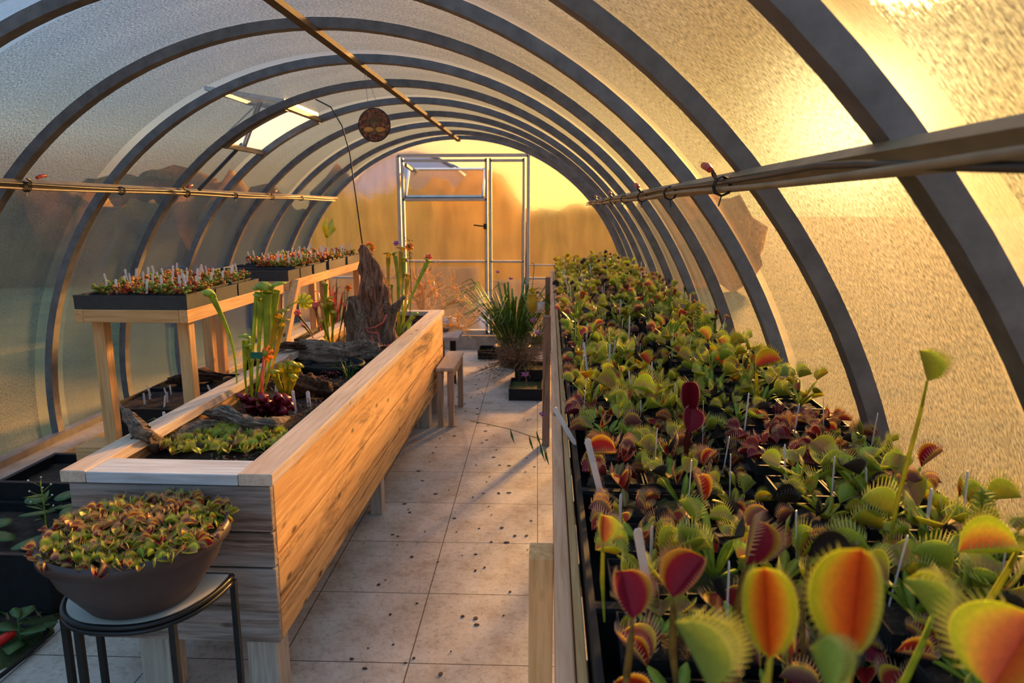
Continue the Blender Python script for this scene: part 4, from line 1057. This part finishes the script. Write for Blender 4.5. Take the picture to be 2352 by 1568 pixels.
# ---------------------------------------------------------------- bowl on the half-moon table
TZ2=.555
tc=Vector((-1.125,1.825,0))
tbl=thing('half_moon_table','black iron half-moon side table with pale top before the planter','side table',tc)
tr=.212
hm=[(tr*math.copysign(abs(math.cos(a))**.8,math.cos(a)),-tr*1.27*math.sin(a)**.85) for a in np.linspace(0,PI,33)]
b=MB();n=len(hm)
vs=[(x*.955,y*.955-.004,TZ2-.012) for x,y in hm]+[(x*.955,y*.955-.004,TZ2) for x,y in hm]
b.add(vs,[tuple(range(n)),tuple(range(2*n-1,n-1,-1))]+[(i,(i+1)%n,n+(i+1)%n,n+i) for i in range(n)]);b.build('table_top','tabletop',tbl)
b=MB();rp=[Vector((x,y,TZ2-.006)) for x,y in hm]
for dz in (0,-.016):
    b.tube([p+Vector((0,0,dz)) for p in rp],.0075,8);b.tube([rp[0]+Vector((0,0,dz)),rp[-1]+Vector((0,0,dz))],.0075,8)
b.build('rim','ring',tbl,smooth=True)
for idx in (0,9,19,25): 
    p=rp[idx];b=MB();b.box((p.x-.008,p.y-.008,0),(p.x+.008,p.y+.008,TZ2-.02));b.build('leg','ring',tbl)
p=rp[-1];MB().box((p.x-.008,p.y-.008,0),(p.x+.008,p.y+.008,TZ2-.02)).build('leg','ring',tbl)
bc=Vector((-1.108,1.705,TZ2+.001));br=.238
bw=thing('plant_bowl','wide brown plastic bowl packed with flytraps on the half-moon table','planter bowl',bc)
prof=[(0,0),(br*.50,0),(br*.58,.008),(br*.84,.10),(br*.93,.155),(br*.99,.165),(br*1.0,.185),(br*.97,.2),(br*.93,.195),(br*.88,.165),(br*.6,.1),(0,.1)]
MB().lathe(prof,64).build('bowl_shell','brownpl',bw,smooth=True)
b=MB();b.lathe([(br*.905,.165),(br*.45,.185),(0,.19)],32);b.build('soil','moss',bw,smooth=True)
rr=random.Random(11);k=0
ring_defs=[(0,1),(.055,6),(.11,11),(.165,16),(.205,22)]
bows=[spec(8,s,.45,.031,.03,seed=140+i,spread=.033) for i,s in enumerate(('AB','B','B','AC','BE'))];bs=['AB','B','B','AC','BE']
rn={0:'centre',.055:'inner ring',.11:'middle ring',.165:'outer ring',.205:'rim'}
for (r,cn) in ring_defs:
    for j in range(cn):
        a=2*PI*j/cn+rr.uniform(-.15,.15);q=r*rr.uniform(.93,1.04)
        kk=rr.choice((0,0,1,2,3,4,1))
        z=.186+.014*(1-(q/.2)**2)-(.006 if r>.2 else 0)
        side='toward the camera' if math.sin(a)<-.35 else('toward the planter' if math.sin(a)>.35 else('on the left' if math.cos(a)<0 else 'on the right'))
        pos=bc+Vector((q*math.cos(a),q*math.sin(a),z))
        parted(bows[kk],('bw',kk),kleaf(bs[kk]),'tiny %s flytrap crowded in the brown bowl, %s, %s'%(DESC[bs[kk]],rn[r],side),pos,rr.uniform(0,6.28),'tiny %s flytraps in the brown bowl, %s, %s'%(DESC[bs[kk]],rn[r],side))
# ---------------------------------------------------------------- left shelf with seed trays
def tshelf(name,label,x0,x1,y0,y1,zt,legs):
    t=thing(name,label,'shelf')
    MB().box((x1-.04,y0,zt-.062),(x1,y1,zt)).build('side_rail','woodY',t,bevel=.003)
    MB().box((x0,y0,zt-.062),(x0+.04,y1,zt)).build('side_rail','woodY',t,bevel=.003)
    MB().box((x0+.041,y0,zt-.06),(x1-.041,y0+.035,zt-.001)).build('end_rail','woodX',t,bevel=.003)
    MB().box((x0+.041,y1-.035,zt-.06),(x1-.041,y1,zt-.001)).build('end_rail','woodX',t,bevel=.003)
    for (lx,ly) in legs:
        MB().box((lx-.028,ly-.028,.47),(lx+.028,ly+.028,zt-.063)).build('leg','woodZ',t,bevel=.003)
    return t
SX0,SX1=-2.185,-1.65
s1=tshelf('pine_shelf','near pine plant shelf carrying trays of labelled seedlings',SX0,SX1,3.07,4.25,1.146,[(SX0+.07,3.15),(SX1-.055,3.15),(SX0+.07,4.18),(SX1-.055,4.18)])
s2=tshelf('pine_shelf','far pine plant shelf with braced leg and seedling trays',SX0,SX1,4.33,6.2,1.150,[(SX0+.07,5.2),(SX1-.055,5.2),(SX0+.07,6.12),(SX1-.055,6.12)])
b=MB();b.bar((SX1+.026,4.40,1.14),(SX1+.026,3.99,.60),.05,.045,up=(1,0,0));b.build('brace','woodZ',s2)
b=MB();b.bar((SX0+.05,4.37,1.085),(SX0+.05,4.37,.47),.05,.05);b.build('leg','woodZ',s2)
b=MB();b.bar((SX1-.10,4.37,1.085),(SX1-.14,4.33,.47),.05,.05);b.build('leg','woodZ',s2)
TRW=.535
trays=[(3.075,3.345),(3.36,3.60),(3.615,3.88),(4.335,4.545),(4.56,4.785),(4.83,5.10),(5.17,5.60),(5.66,6.08)]
POT_S=pot_mb(.078,.062).mesh('flower_pot',['blackpl']);SO_S=soil_mb(.072,.072,.055,4,.005,7).mesh('soil',['soil'],True)
def seedling(seed,mats):
    r=random.Random(seed);b=MB()
    for i in range(22):
        a=r.uniform(0,2*PI);d=Vector((math.cos(a),math.sin(a),0));l=r.uniform(.012,.032);h=r.uniform(.005,.035);p0=d*.004;mi=r.randrange(len(mats))
        b.leaf([p0,p0+d*l*.5+Vector((0,0,h*.7)),p0+d*l+Vector((0,0,h))],[.001,.0035,.0015],mi)
        e=p0+d*l+Vector((0,0,h));b.blob(e,(.006,.006,.005),6,4,mi,amp=.4,seed=i)
    return b.mesh('seedling',mats,True)
SEED=[seedling(1,['seedg','seedo']),seedling(2,['seedr','seedo']),seedling(3,['seedg','seedr']),seedling(4,['seedg','seedg','seedo'])]
SN=['green and orange','red and orange','green and red','mostly green']
cols_=['leftmost','left','middle','right','rightmost'];rows_=['near','middle','far']
rr=random.Random(21);pn=0
for ti,(ya,yb) in enumerate(trays):
    tx=(SX0+SX1)/2-.0
    o=tray_mb(TRW,yb-ya-.004,.062).build('seed_tray','greypl');zt=1.1465 if ti<3 else 1.1505
    o.location=(tx,(ya+yb)/2,zt);tag(o,'dark grey plastic seedling tray, %s along the left shelves'%['nearest','second','third','fourth','fifth','sixth','seventh','farthest'][ti],'tray','grey trays on the left shelves')
    tw=['nearest','second','third','fourth','fifth','sixth','seventh','farthest'][ti]
    ny=3 if yb-ya<.3 else 4
    if ti in(3,): ny=0
    for ix in range(5):
        for iy in range(ny):
            if ti==4 and ix<2: continue
            x=tx-.155+ix*.095 if ti==0 else tx-.19+ix*.095
            ylen=(yb-ya-.1)
            y=ya+.05+(ylen*(iy/(ny-1)) if ny>1 else ylen/2)
            lo=zt+.0045
            w=' pot %s row, %s in the %s shelf tray'%(['near','middle','far','last'][iy],cols_[ix],tw)
            po=thing('seedling_pot','small black'+w,'flower pot',(x,y,lo+.004),rr.uniform(-.06,.06),'small pots on the left shelves')
            ob('pot_shell',POT_S,po);ob('soil',SO_S,po)
            k=rr.randrange(4);s=ob('seedling',SEED[k]);s.location=(x,y,lo+.063);s.rotation_euler=(0,0,rr.uniform(0,6));q=rr.uniform(1.0,1.6);s.scale=(q,q,q);tag(s,'%s flytrap seedling,%s'%(SN[k],w),'seedling','seedlings on the left shelves')
            if rr.random()<.85: stake(x+rr.uniform(-.025,.025),y+rr.uniform(-.02,.02),lo+.062,rr.choice((.09,.11)),'white label in the'+w,'white labels on the left shelves',tilt=(rr.uniform(-.12,.12),rr.uniform(-.15,.15)),rz=rr.uniform(-.5,.5))
# taller bud behind the shelf
t=thing('tall_bud_plant','single yellow-green leafy bud rising above the far shelf trays','plant',at(752,570,X=-1.95))
bo=t.location.copy()
b=MB();b.tube([(0,0,-.0),at(750,545,X=-1.95)-bo],.003,6);b.build('stem','leafC',t)
b=MB()
for pp2 in ([(752,546),(746,520),(750,500)],[(752,546),(760,520),(764,500)],[(752,546),(766,528),(764,518)]):
    b.leaf([at(a,c,X=-1.95)-bo for a,c in pp2],[.012,.03,.004],0,side=RT)
b.build('leaves','leafC',t)
# low shelf with tubs behind the planter
lsf=thing('low_shelf','low rough pine shelf behind the planter carrying black tubs','shelf')
MB().box((-2.28,3.1,.40),(-1.56,3.25,.468)).build('board','woodX',lsf)
MB().box((-2.28,3.26,.40),(-1.50,6.4,.44)).build('board','woodY',lsf)
for x,y in ((-2.24,3.2),(-1.6,3.2),(-2.24,6.2),(-1.6,6.2),(-1.6,4.6),(-2.24,4.6)): MB().box((x-.03,y-.03,-.0),(x+.03,y+.03,.399)).build('leg','woodZ',lsf)
for ly in (4.18,4.37,5.2,6.12):
    MB().box((SX0+.0,ly-.045,.441),(SX0+.12,ly+.045,.469)).build('block','woodY',lsf);MB().box((SX1-.18,ly-.045,.441),(SX1-.02,ly+.045,.469)).build('block','woodY',lsf)
for i,(x0,x1,y0,y1,l) in enumerate(((-2.28,-1.83,3.34,3.76,'black tub of soil with many labels on the low shelf, nearest'),(-2.28,-1.83,3.78,4.12,'black tub of soil with bark on the low shelf, second'),(-2.05,-1.62,4.5,4.95,'black pot of dark soil on the low shelf below the braced leg'),(-2.0,-1.62,5.3,5.9,'black tub with coral pitchers on the low shelf, farthest'))):
    t=thing('soil_tub',l,'tub',((x0+x1)/2,(y0+y1)/2,.4405));wx,wy=x1-x0,y1-y0
    tray_mb(wx,wy,.15,.006).build('tub_shell','blackpl',t);soil_mb(wx-.016,wy-.016,.13,14,.02,i).build('soil','soil',t,smooth=True)
wooden('driftwood','rough dark bark chunk lying on the second low shelf tub',[(-2.2,3.82,.62),(-2.08,3.88,.64),(-1.93,3.93,.62)],[.03,.06,.03],'driftd',amp=.5,n=28,seed=30,flat=.6)
rr=random.Random(8)
for i in range(13):
    x=-2.22+.033*i+rr.uniform(-.01,.01);y=3.4+.3*((i*5)%7)/7
    stake(x,y,.58,.09,'white label in the nearest low shelf tub, number %d from its left end'%(i+1),'white labels in the low shelf tub',tilt=(rr.uniform(-.2,.2),rr.uniform(-.3,.3)))
tuft('coral_pitchers','coral pink little pitcher tuft behind the stump on low shelf','pitcher plant',(-1.78,5.5,.585),30,.42,.012,'redpet',31,.35)
# ---------------------------------------------------------------- left bed corner
for (x0,x1,y0,y1,h,l) in ((-2.66,-1.98,2.45,2.95,.25,'large black tub of waterlily leaves in the left bed corner'),(-2.6,-1.62,2.98,3.06+.32,.33,'tall black tub behind the waterlily tub')):
    t=thing('water_tub',l,'tub',((x0+x1)/2,(y0+y1)/2,.0));tray_mb(x1-x0,y1-y0,h,.012,.02).build('tub_shell','blackpl',t)
    soil_mb(x1-x0-.03,y1-y0-.03,h-.05,10,.015,3).build('soil','bedsoil',t,smooth=True)
def pads(name,label,cat,ps,mat,z,tilt=.25,group=None):
    b=MB();
    for (x,y,r,zz) in ps:
        M=Matrix.Translation((x,y,z+zz))@Matrix.Rotation(U(-tilt,tilt),4,'X')@Matrix.Rotation(U(-tilt,tilt),4,'Y')@Matrix.Rotation(U(0,6),4,'Z')
        b.lathe([(0,0),(r*.5,.004),(r,.0),(r,-.002),(0,-.004)],14,sx=1,sy=.78,M=M)
    return tag(b.build(name,mat,smooth=True),label,cat,group)
lp=[(-2.42,2.55,.075,.01),(-2.28,2.60,.06,.02),(-2.12,2.56,.075,.02),(-2.22,2.74,.07,.06),(-2.1,2.78,.06,.08),(-2.03,2.68,.05,.09),(-2.38,2.72,.06,.02),(-2.5,2.68,.06,.0),(-2.18,2.86,.05,.09),(-2.3,2.84,.05,.08)]
pads('waterlily_leaves','dull green round leaves filling the black corner tub','leaves',lp,'padleaf',.235)['kind']='stuff'
t=thing('flowering_weed','pale flowering weed rising from the black corner tub','weed',(-2.16,2.70,.22))
b=MB();b.tube([(0,0,0),(.003,0,.1),(0,0,.24)],[.004,.003,.002],6)
for k in range(9): a=k*2.1;z=.09+.016*k;b.tube([(0,0,z),(.045*math.cos(a),.045*math.sin(a),z+.04)],[.0018,.001],5)
b.build('stem','seedg',t)
b=MB()
for k in range(9): a=k*2.1;z=.13+.016*k;b.blob((.045*math.cos(a),.045*math.sin(a),z),(.004,)*3,6,4)
b.build('flower_heads','whitepet',t)
b=MB()
for k in range(8): a=k*2.4;d=Vector((math.cos(a),math.sin(a),.3));p0=Vector((0,0,.03+.02*k));b.leaf([p0,p0+d*.035,p0+d*.07],[.003,.011,.001],0)
b.build('leaves','leafG',t)
pb=at(50,1480,Z=0)
t=thing('broadleaf_weed','broad-leaved green seedling growing in the left bed corner','weed',pb)
b=MB();b.tube([(0,0,0),(0,0,.1)],.004,6);b.build('stem','leafG',t)
b=MB()
for (a,l,z,w) in ((1.6,.08,.1,.035),(3.2,.11,.06,.03),(0,.1,.05,.04),(-1.2,.12,.02,.035),(2.4,.07,.11,.02),(.7,.12,.03,.03)):
    d=Vector((math.cos(a),math.sin(a),.15));p0=Vector((0,0,z));b.leaf([p0,p0+d*l*.3,p0+d*l*.65,p0+d*l],[.004,w*.8,w,.004],0)
b.build('leaves','padleaf',t,smooth=True)
b=MB();a_=at(-14,1482,Z=.05);c_=at(30,1452,Z=.05)
pts=[a_.lerp(c_,i/16) for i in range(17)];b.tube(pts,[.014+(.004 if i%2 else 0) for i in range(17)],12)
tag(b.build('ribbed_red_tube','red_tube',smooth=True),'bright red ribbed plastic tube lying at the far left corner','tube')
b=MB();b.tube([at(-30,1575,Z=.02),at(10,1545,Z=.02),at(60,1505,Z=.02),at(100,1470,Z=.02),at(112,1448,Z=.02),at(95,1440,Z=.02),at(40,1440,Z=.01)],.008,8)
tag(b.build('bed_edging','blackpl',smooth=True),'curved black plastic edging around the moss patch at lower left','edging')
b=MB();cpt=at(20,1500,Z=.0)
b.blob((cpt.x-.02,cpt.y+.05,-.02),(.13,.22,.04),20,10,amp=.2);tag(b.build('moss_patch','moss',smooth=True),'green moss patch inside the curved black edging','moss',kind='stuff')
b=MB()
rr=random.Random(4)
for i in range(300):
    x=rr.uniform(-2.6,-1.95);y=rr.uniform(1.6,2.5);a=rr.uniform(0,6);l=rr.uniform(.01,.04)
    b.leaf([(x,y,.0),(x+.5*l*math.cos(a),y+.5*l*math.sin(a),.01),(x+l*math.cos(a),y+l*math.sin(a),rr.uniform(0,.03))],[.003,.006,.001],rr.randrange(2))
tag(b.build('bed_litter',['dry','leafG']),'leaf litter and weeds scattered on the left bed','litter',kind='stuff')
# ---------------------------------------------------------------- far end of aisle
t=thing('wooden_stool','small wooden stool at the far corner of the planter','stool',(-.76,5.26,0))
MB().box((-.06,-.32,.43),(.07,.32,.455)).build('seat','legZ',t,bevel=.003)
for x,y in ((-.035,-.28),(.045,.26),(-.04,.26),(.045,-.28)): MB().box((x-.02,y-.025,0),(x+.02,y+.025,.429)).build('leg','stool',t)
MB().box((.03,-.25,.37),(.06,.235,.42)).build('stretcher','stool',t)
t=thing('low_side_table','grey board table beyond the stool with pale sack on it','table',(-.98,6.6,0))
MB().box((-.12,-.4,.42),(.16,.3,.45)).build('table_top','greyboard',t,bevel=.003)
for x,y in ((.1,-.3),(-.08,.2)): MB().box((x-.025,y-.025,0),(x+.025,y+.025,.419)).build('leg','ring',t)
b=MB();b.blob((0,0,.06),(.12,.2,.06),16,8,amp=.25,freq=2);o=b.build('sack','sack',smooth=True);o.location=(-1.0,6.65,.452);tag(o,'pale crumpled sack on the grey board table','sack')
# curly dry branch
t=thing('curly_branch','curly dry branch arching behind the planter end, coloured golden as if sunlit','branch',(-1.12,6.2,.30))
rr=random.Random(12);b=MB()
def cur(p,d,l,r,depth):
    pts=[Vector(p)];d=Vector(d)
    for i in range(7):
        d=(d+Vector((rr.uniform(-.55,.55),rr.uniform(-.3,.3),rr.uniform(-.35,.42)))).normalized();pts.append(pts[-1]+d*l/7)
    b.tube(pts,[r*(1-.75*i/7) for i in range(8)],6)
    if depth:
        for k in (2,3,4,5): cur(pts[k],(d+Vector((rr.uniform(-1,1),0,rr.uniform(-.4,1)))).normalized(),l*.6,r*.55,depth-1)
for dd in ((.15,0,1),(.5,0,.9),(-.1,0,1),(.8,0,.7),(.9,0,.35)): cur((0,0,.25),dd,.5,.021,2)
b.tube([(0,0,-.02),(0,0,.28)],.02,8);b.build('twigs','curly',t,smooth=True)
t=thing('branch_pot','brown pot holding the curly dry branch behind the planter','flower pot',(-1.12,6.2,.0))
MB().lathe([(0,0),(.1,0),(.14,.26),(.15,.26),(.15,.28),(.13,.28),(.1,.2),(0,.2)],24).build('pot_shell','brownpl',t,smooth=True)
# floor trays and potted plants right of the aisle
def ftray(x0,x1,y0,y1,h,label,soil=True):
    t=thing('floor_tray',label,'tray',((x0+x1)/2,(y0+y1)/2,0));tray_mb(x1-x0,y1-y0,h,.006).build('tray_shell','blackpl',t)
    if soil: soil_mb(x1-x0-.014,y1-y0-.014,h-.03,10,.01,1).build('soil','moss',t,smooth=True)
ftray(-.33,-.045,5.72,6.12,.10,'black tray with moss on the floor, nearest beside the bench')
ftray(-.30,-.0,6.18,6.55,.16,'taller black tub on the floor behind the near tray')
ftray(-.76,-.52,7.35,7.62,.10,'small empty black tray on the floor by the end door',False)
t=thing('round_pot','round brown pot on the floor below the leafy plant','flower pot',(-.37,7.05,0))
MB().lathe([(0,0),(.12,0),(.18,.2),(.19,.2),(.19,.22),(.17,.22),(.14,.17),(0,.17)],28).build('pot_shell','brownpl',t,smooth=True);MB().lathe([(.16,.19),(0,.2)],20).build('soil','soil',t)
tuft('leafy_plant','tall arching green strap-leaved plant in the round pot','potted plant',(-.37,7.05,.18),150,.74,.011,'strap',41,1.0)
def bush(name,label,c,r,n,mat,seed):
    r_=random.Random(seed);b=MB()
    for i in range(n):
        a=r_.uniform(0,2*PI);e=r_.uniform(0,1);d=Vector((math.cos(a)*(1-e*.5),math.sin(a)*(1-e*.5),e*.9-.05));l=r*r_.uniform(.5,1.1)
        p0=Vector((0,0,0));p1=p0+d*l*.5+Vector((r_.uniform(-.03,.03),r_.uniform(-.03,.03),.04));p2=p0+d*l+Vector((0,0,-.05*(1-e)))
        b.tube([p0,p1,p2],[.002,.0015,.001],4)
        for k in range(5):
            q=p1.lerp(p2,k/4);b.leaf([q,q+Vector((r_.uniform(-.03,.03),r_.uniform(-.03,.03),r_.uniform(-.02,.02)))],[.004,.001],0)
    o=b.build(name,mat);o.location=c;return tag(o,label,'plant')
bush('dry_bush','tangled dry brown bushy plant spilling over the floor tubs',(-.26,6.35,.14),.48,230,'dry',51)
bush('green_bush','green low bushy weed behind the dry tangle by the bench',(-.12,6.9,.25),.42,160,'leafG',52)
# verbena stems
for i,(px_,py_,d) in enumerate([(1143,625,6.9),(1157,702,6.6),(1173,640,6.9),(1224,736,4.6),(1237,765,4.4),(1206,860,4.3),(1247,953,3.6),(1130,695,6.8)]):
    hd=at(px_,py_,Y=d)
    bs_=Vector((min(hd.x+.1,-.02),d+.25,.12 if d>6 else .85)) if d>6 else Vector((-.0,d+.1,.90))
    t=thing('verbena_stem','purple verbena flower on thin stem, %s'%['highest by the end door','beside the strap-leaved plant, middle','high beside the door mullion','overhanging the bench edge, upper','overhanging the bench edge, second','hanging lowest before the floor trays','hanging down by the bench leg','leftmost by the end door'][i],'flower',bs_,0,'purple verbena flowers')
    v0=hd-bs_
    MB().tube([(0,0,0),v0*.5+Vector((0,0,.05)),v0],[.0025,.002,.0015],5).build('stem','leafG',t,smooth=True)
    b=MB();r_=random.Random(i)
    for k in range(26): b.blob(v0+Vector((r_.uniform(-1,1)*.018,r_.uniform(-1,1)*.018,r_.uniform(-.6,1)*.012)),(.005,)*3,5,3)
    b.build('flower_head','purple',t)
# drooping stem over the floor
t=thing('trailing_stem','leafy trailing stem reaching from the bench leg over the floor tiles','plant stem',at(1248,1010,Z=.25))
bo=t.location.copy();b=MB()
path=[at(a,c,Z=z)-bo for a,c,z in ((1248,1010,.25),(1215,1000,.2),(1170,985,.14),(1125,975,.08),(1080,966,.03))]
b.tube(path,.0025,5);b.tube([Vector((0,0,0)),at(1256,1040,Z=.2)-bo,at(1252,1060,Z=.1)-bo],.002,5);b.build('stem','leafG',t)
b=MB()
for a,c,z in ((1215,1000,.2),(1172,985,.14),(1250,1030,.2),(1240,1020,.2),(1232,990,.22)):
    p0=at(a,c,Z=z)-bo;b.leaf([p0,p0+Vector((.01,-.02,-.04)),p0+Vector((.03,-.03,-.09))],[.002,.01,.001],0)
b.build('leaves','leafG',t)
# hanging nepenthes pitcher
hp=at(1222,690,Y=6.3)
t=thing('hanging_pitcher','pale yellow hanging pitcher suspended from a thin wire hook beside the bench','pitcher plant',hp)
b=MB();b.lathe([(0,-.11),(.035,-.10),(.055,-.05),(.052,.0),(.042,.05),(.05,.06),(.044,.06),(.036,.04),(.03,-.05)],20);b.build('pitcher','pity',t,smooth=True)
b=MB();b.leaf([(0,.03,.06),(0,.02,.1),(0,-.03,.12)],[.01,.035,.005],0,side=Vector((1,0,0)));b.build('lid','leafC',t)
b=MB();b.tube([(0,.0,.1),(.01,0,.22),(.02,0,.33)],.003,5);b.tube([(.02,0,.33),(-.01,0,.345)],.003,5);b.build('hook','cable',t)
b=MB();b.lathe([(0,-.09),(.04,-.09),(.05,.0),(.045,.0),(.03,-.07)],16,M=Matrix.Translation((.07,.02,-.02)));b.build('cup','tag',t,smooth=True)
b=MB();rd_=random.Random(9)
for i in range(170):
    x=rd_.uniform(-.8,-.05);y=rd_.uniform(.9,7.2);l=rd_.uniform(.004,.014);a=rd_.uniform(0,6)
    b.blob((x,y,.002),(l*.6*(1+abs(math.cos(a))),l*.5*(1+abs(math.sin(a))),.002),6,3,amp=.4,seed=i)
tag(b.build('leaf_debris','drydark'),'dark crumbs of soil and leaf scattered on the aisle tiles','debris',kind='stuff')
# ---------------------------------------------------------------- light
el,az=math.radians(14),math.radians(22)
SD=Vector((math.sin(az)*math.cos(el),math.cos(az)*math.cos(el),math.sin(el)))
ld=bpy.data.lights.new('sun','SUN');ld.energy=36.;ld.color=(1,.46,.12);ld.angle=math.radians(5)
lo_=bpy.data.objects.new('sun',ld);COL.objects.link(lo_);lo_.rotation_euler=SD.to_track_quat('Z','Y').to_euler()
GD=Vector((math.sin(az)*math.cos(.10),math.cos(az)*math.cos(.10),math.sin(.10)))
w=bpy.data.worlds.new('world');SC.world=w;w.use_nodes=True;nt=w.node_tree;nt.nodes.clear()
out=N(nt,'ShaderNodeOutputWorld');bg=N(nt,'ShaderNodeBackground');L(nt,bg.outputs[0],out.inputs[0])
tc=N(nt,'ShaderNodeTexCoord');sp=N(nt,'ShaderNodeSeparateXYZ');L(nt,tc.outputs['Generated'],sp.inputs[0])
base=ramp(nt,sp.outputs['Z'],[(0,(.42,.27,.16)),(.05,(.62,.46,.36)),(.09,(.85,.90,.82)),(.13,(.50,.76,.90)),(.19,(.28,.66,1.05)),(.33,(.22,.60,1.15)),(.5,(.45,.85,1.35)),(1,(.6,1.05,1.6))])
dt=N(nt,'ShaderNodeVectorMath',operation='DOT_PRODUCT');dt.inputs[1].default_value=GD;L(nt,tc.outputs['Generated'],dt.inputs[0])
mr=N(nt,'ShaderNodeMapRange');mr.inputs['From Min'].default_value=.0;mr.inputs['From Max'].default_value=1;L(nt,dt.outputs['Value'],mr.inputs[0])
pw=N(nt,'ShaderNodeMath',operation='POWER');pw.inputs[1].default_value=9;L(nt,mr.outputs[0],pw.inputs[0])
pw2=N(nt,'ShaderNodeMath',operation='POWER');pw2.inputs[1].default_value=260;L(nt,mr.outputs[0],pw2.inputs[0])
def scl(c,f):
    m=N(nt,'ShaderNodeVectorMath',operation='SCALE');m.inputs[0].default_value=c;L(nt,f,m.inputs['Scale']);return m.outputs[0]
pw3=N(nt,'ShaderNodeMath',operation='POWER');pw3.inputs[1].default_value=2.4;L(nt,mr.outputs[0],pw3.inputs[0])
hz_=N(nt,'ShaderNodeMix',data_type='RGBA');L(nt,pw3.outputs[0],hz_.inputs['Factor']);L(nt,base,hz_.inputs['A']);hz_.inputs['B'].default_value=(.74,.33,.02,1);base=hz_.outputs['Result']
a1=N(nt,'ShaderNodeVectorMath',operation='ADD');L(nt,base,a1.inputs[0]);L(nt,scl((.18,.07,.0),pw.outputs[0]),a1.inputs[1])
a2=N(nt,'ShaderNodeVectorMath',operation='ADD');L(nt,a1.outputs[0],a2.inputs[0]);L(nt,scl((6,4.4,1.8),pw2.outputs[0]),a2.inputs[1])
hb=N(nt,'ShaderNodeMapRange');hb.interpolation_type='SMOOTHSTEP';hb.inputs['From Min'].default_value=.24;hb.inputs['From Max'].default_value=.02;L(nt,sp.outputs['Z'],hb.inputs[0])
pw4=N(nt,'ShaderNodeMath',operation='POWER');pw4.inputs[1].default_value=5;L(nt,mr.outputs[0],pw4.inputs[0])
hm_=N(nt,'ShaderNodeMath',operation='MULTIPLY');L(nt,hb.outputs[0],hm_.inputs[0]);L(nt,pw4.outputs[0],hm_.inputs[1])
a3=N(nt,'ShaderNodeVectorMath',operation='ADD');L(nt,a2.outputs[0],a3.inputs[0]);L(nt,scl((1.6,1.0,.30),hm_.outputs[0]),a3.inputs[1])
L(nt,a3.outputs[0],bg.inputs[0]);bg.inputs[1].default_value=1.0
SC.view_settings.view_transform='Standard';SC.view_settings.look='None';SC.view_settings.exposure=0.5;SC.view_settings.gamma=1
cy=SC.cycles
cy.max_bounces=9;cy.diffuse_bounces=4;cy.transmission_bounces=6;cy.transparent_max_bounces=12;cy.glossy_bounces=3;cy.sample_clamp_indirect=6;cy.use_denoising=True
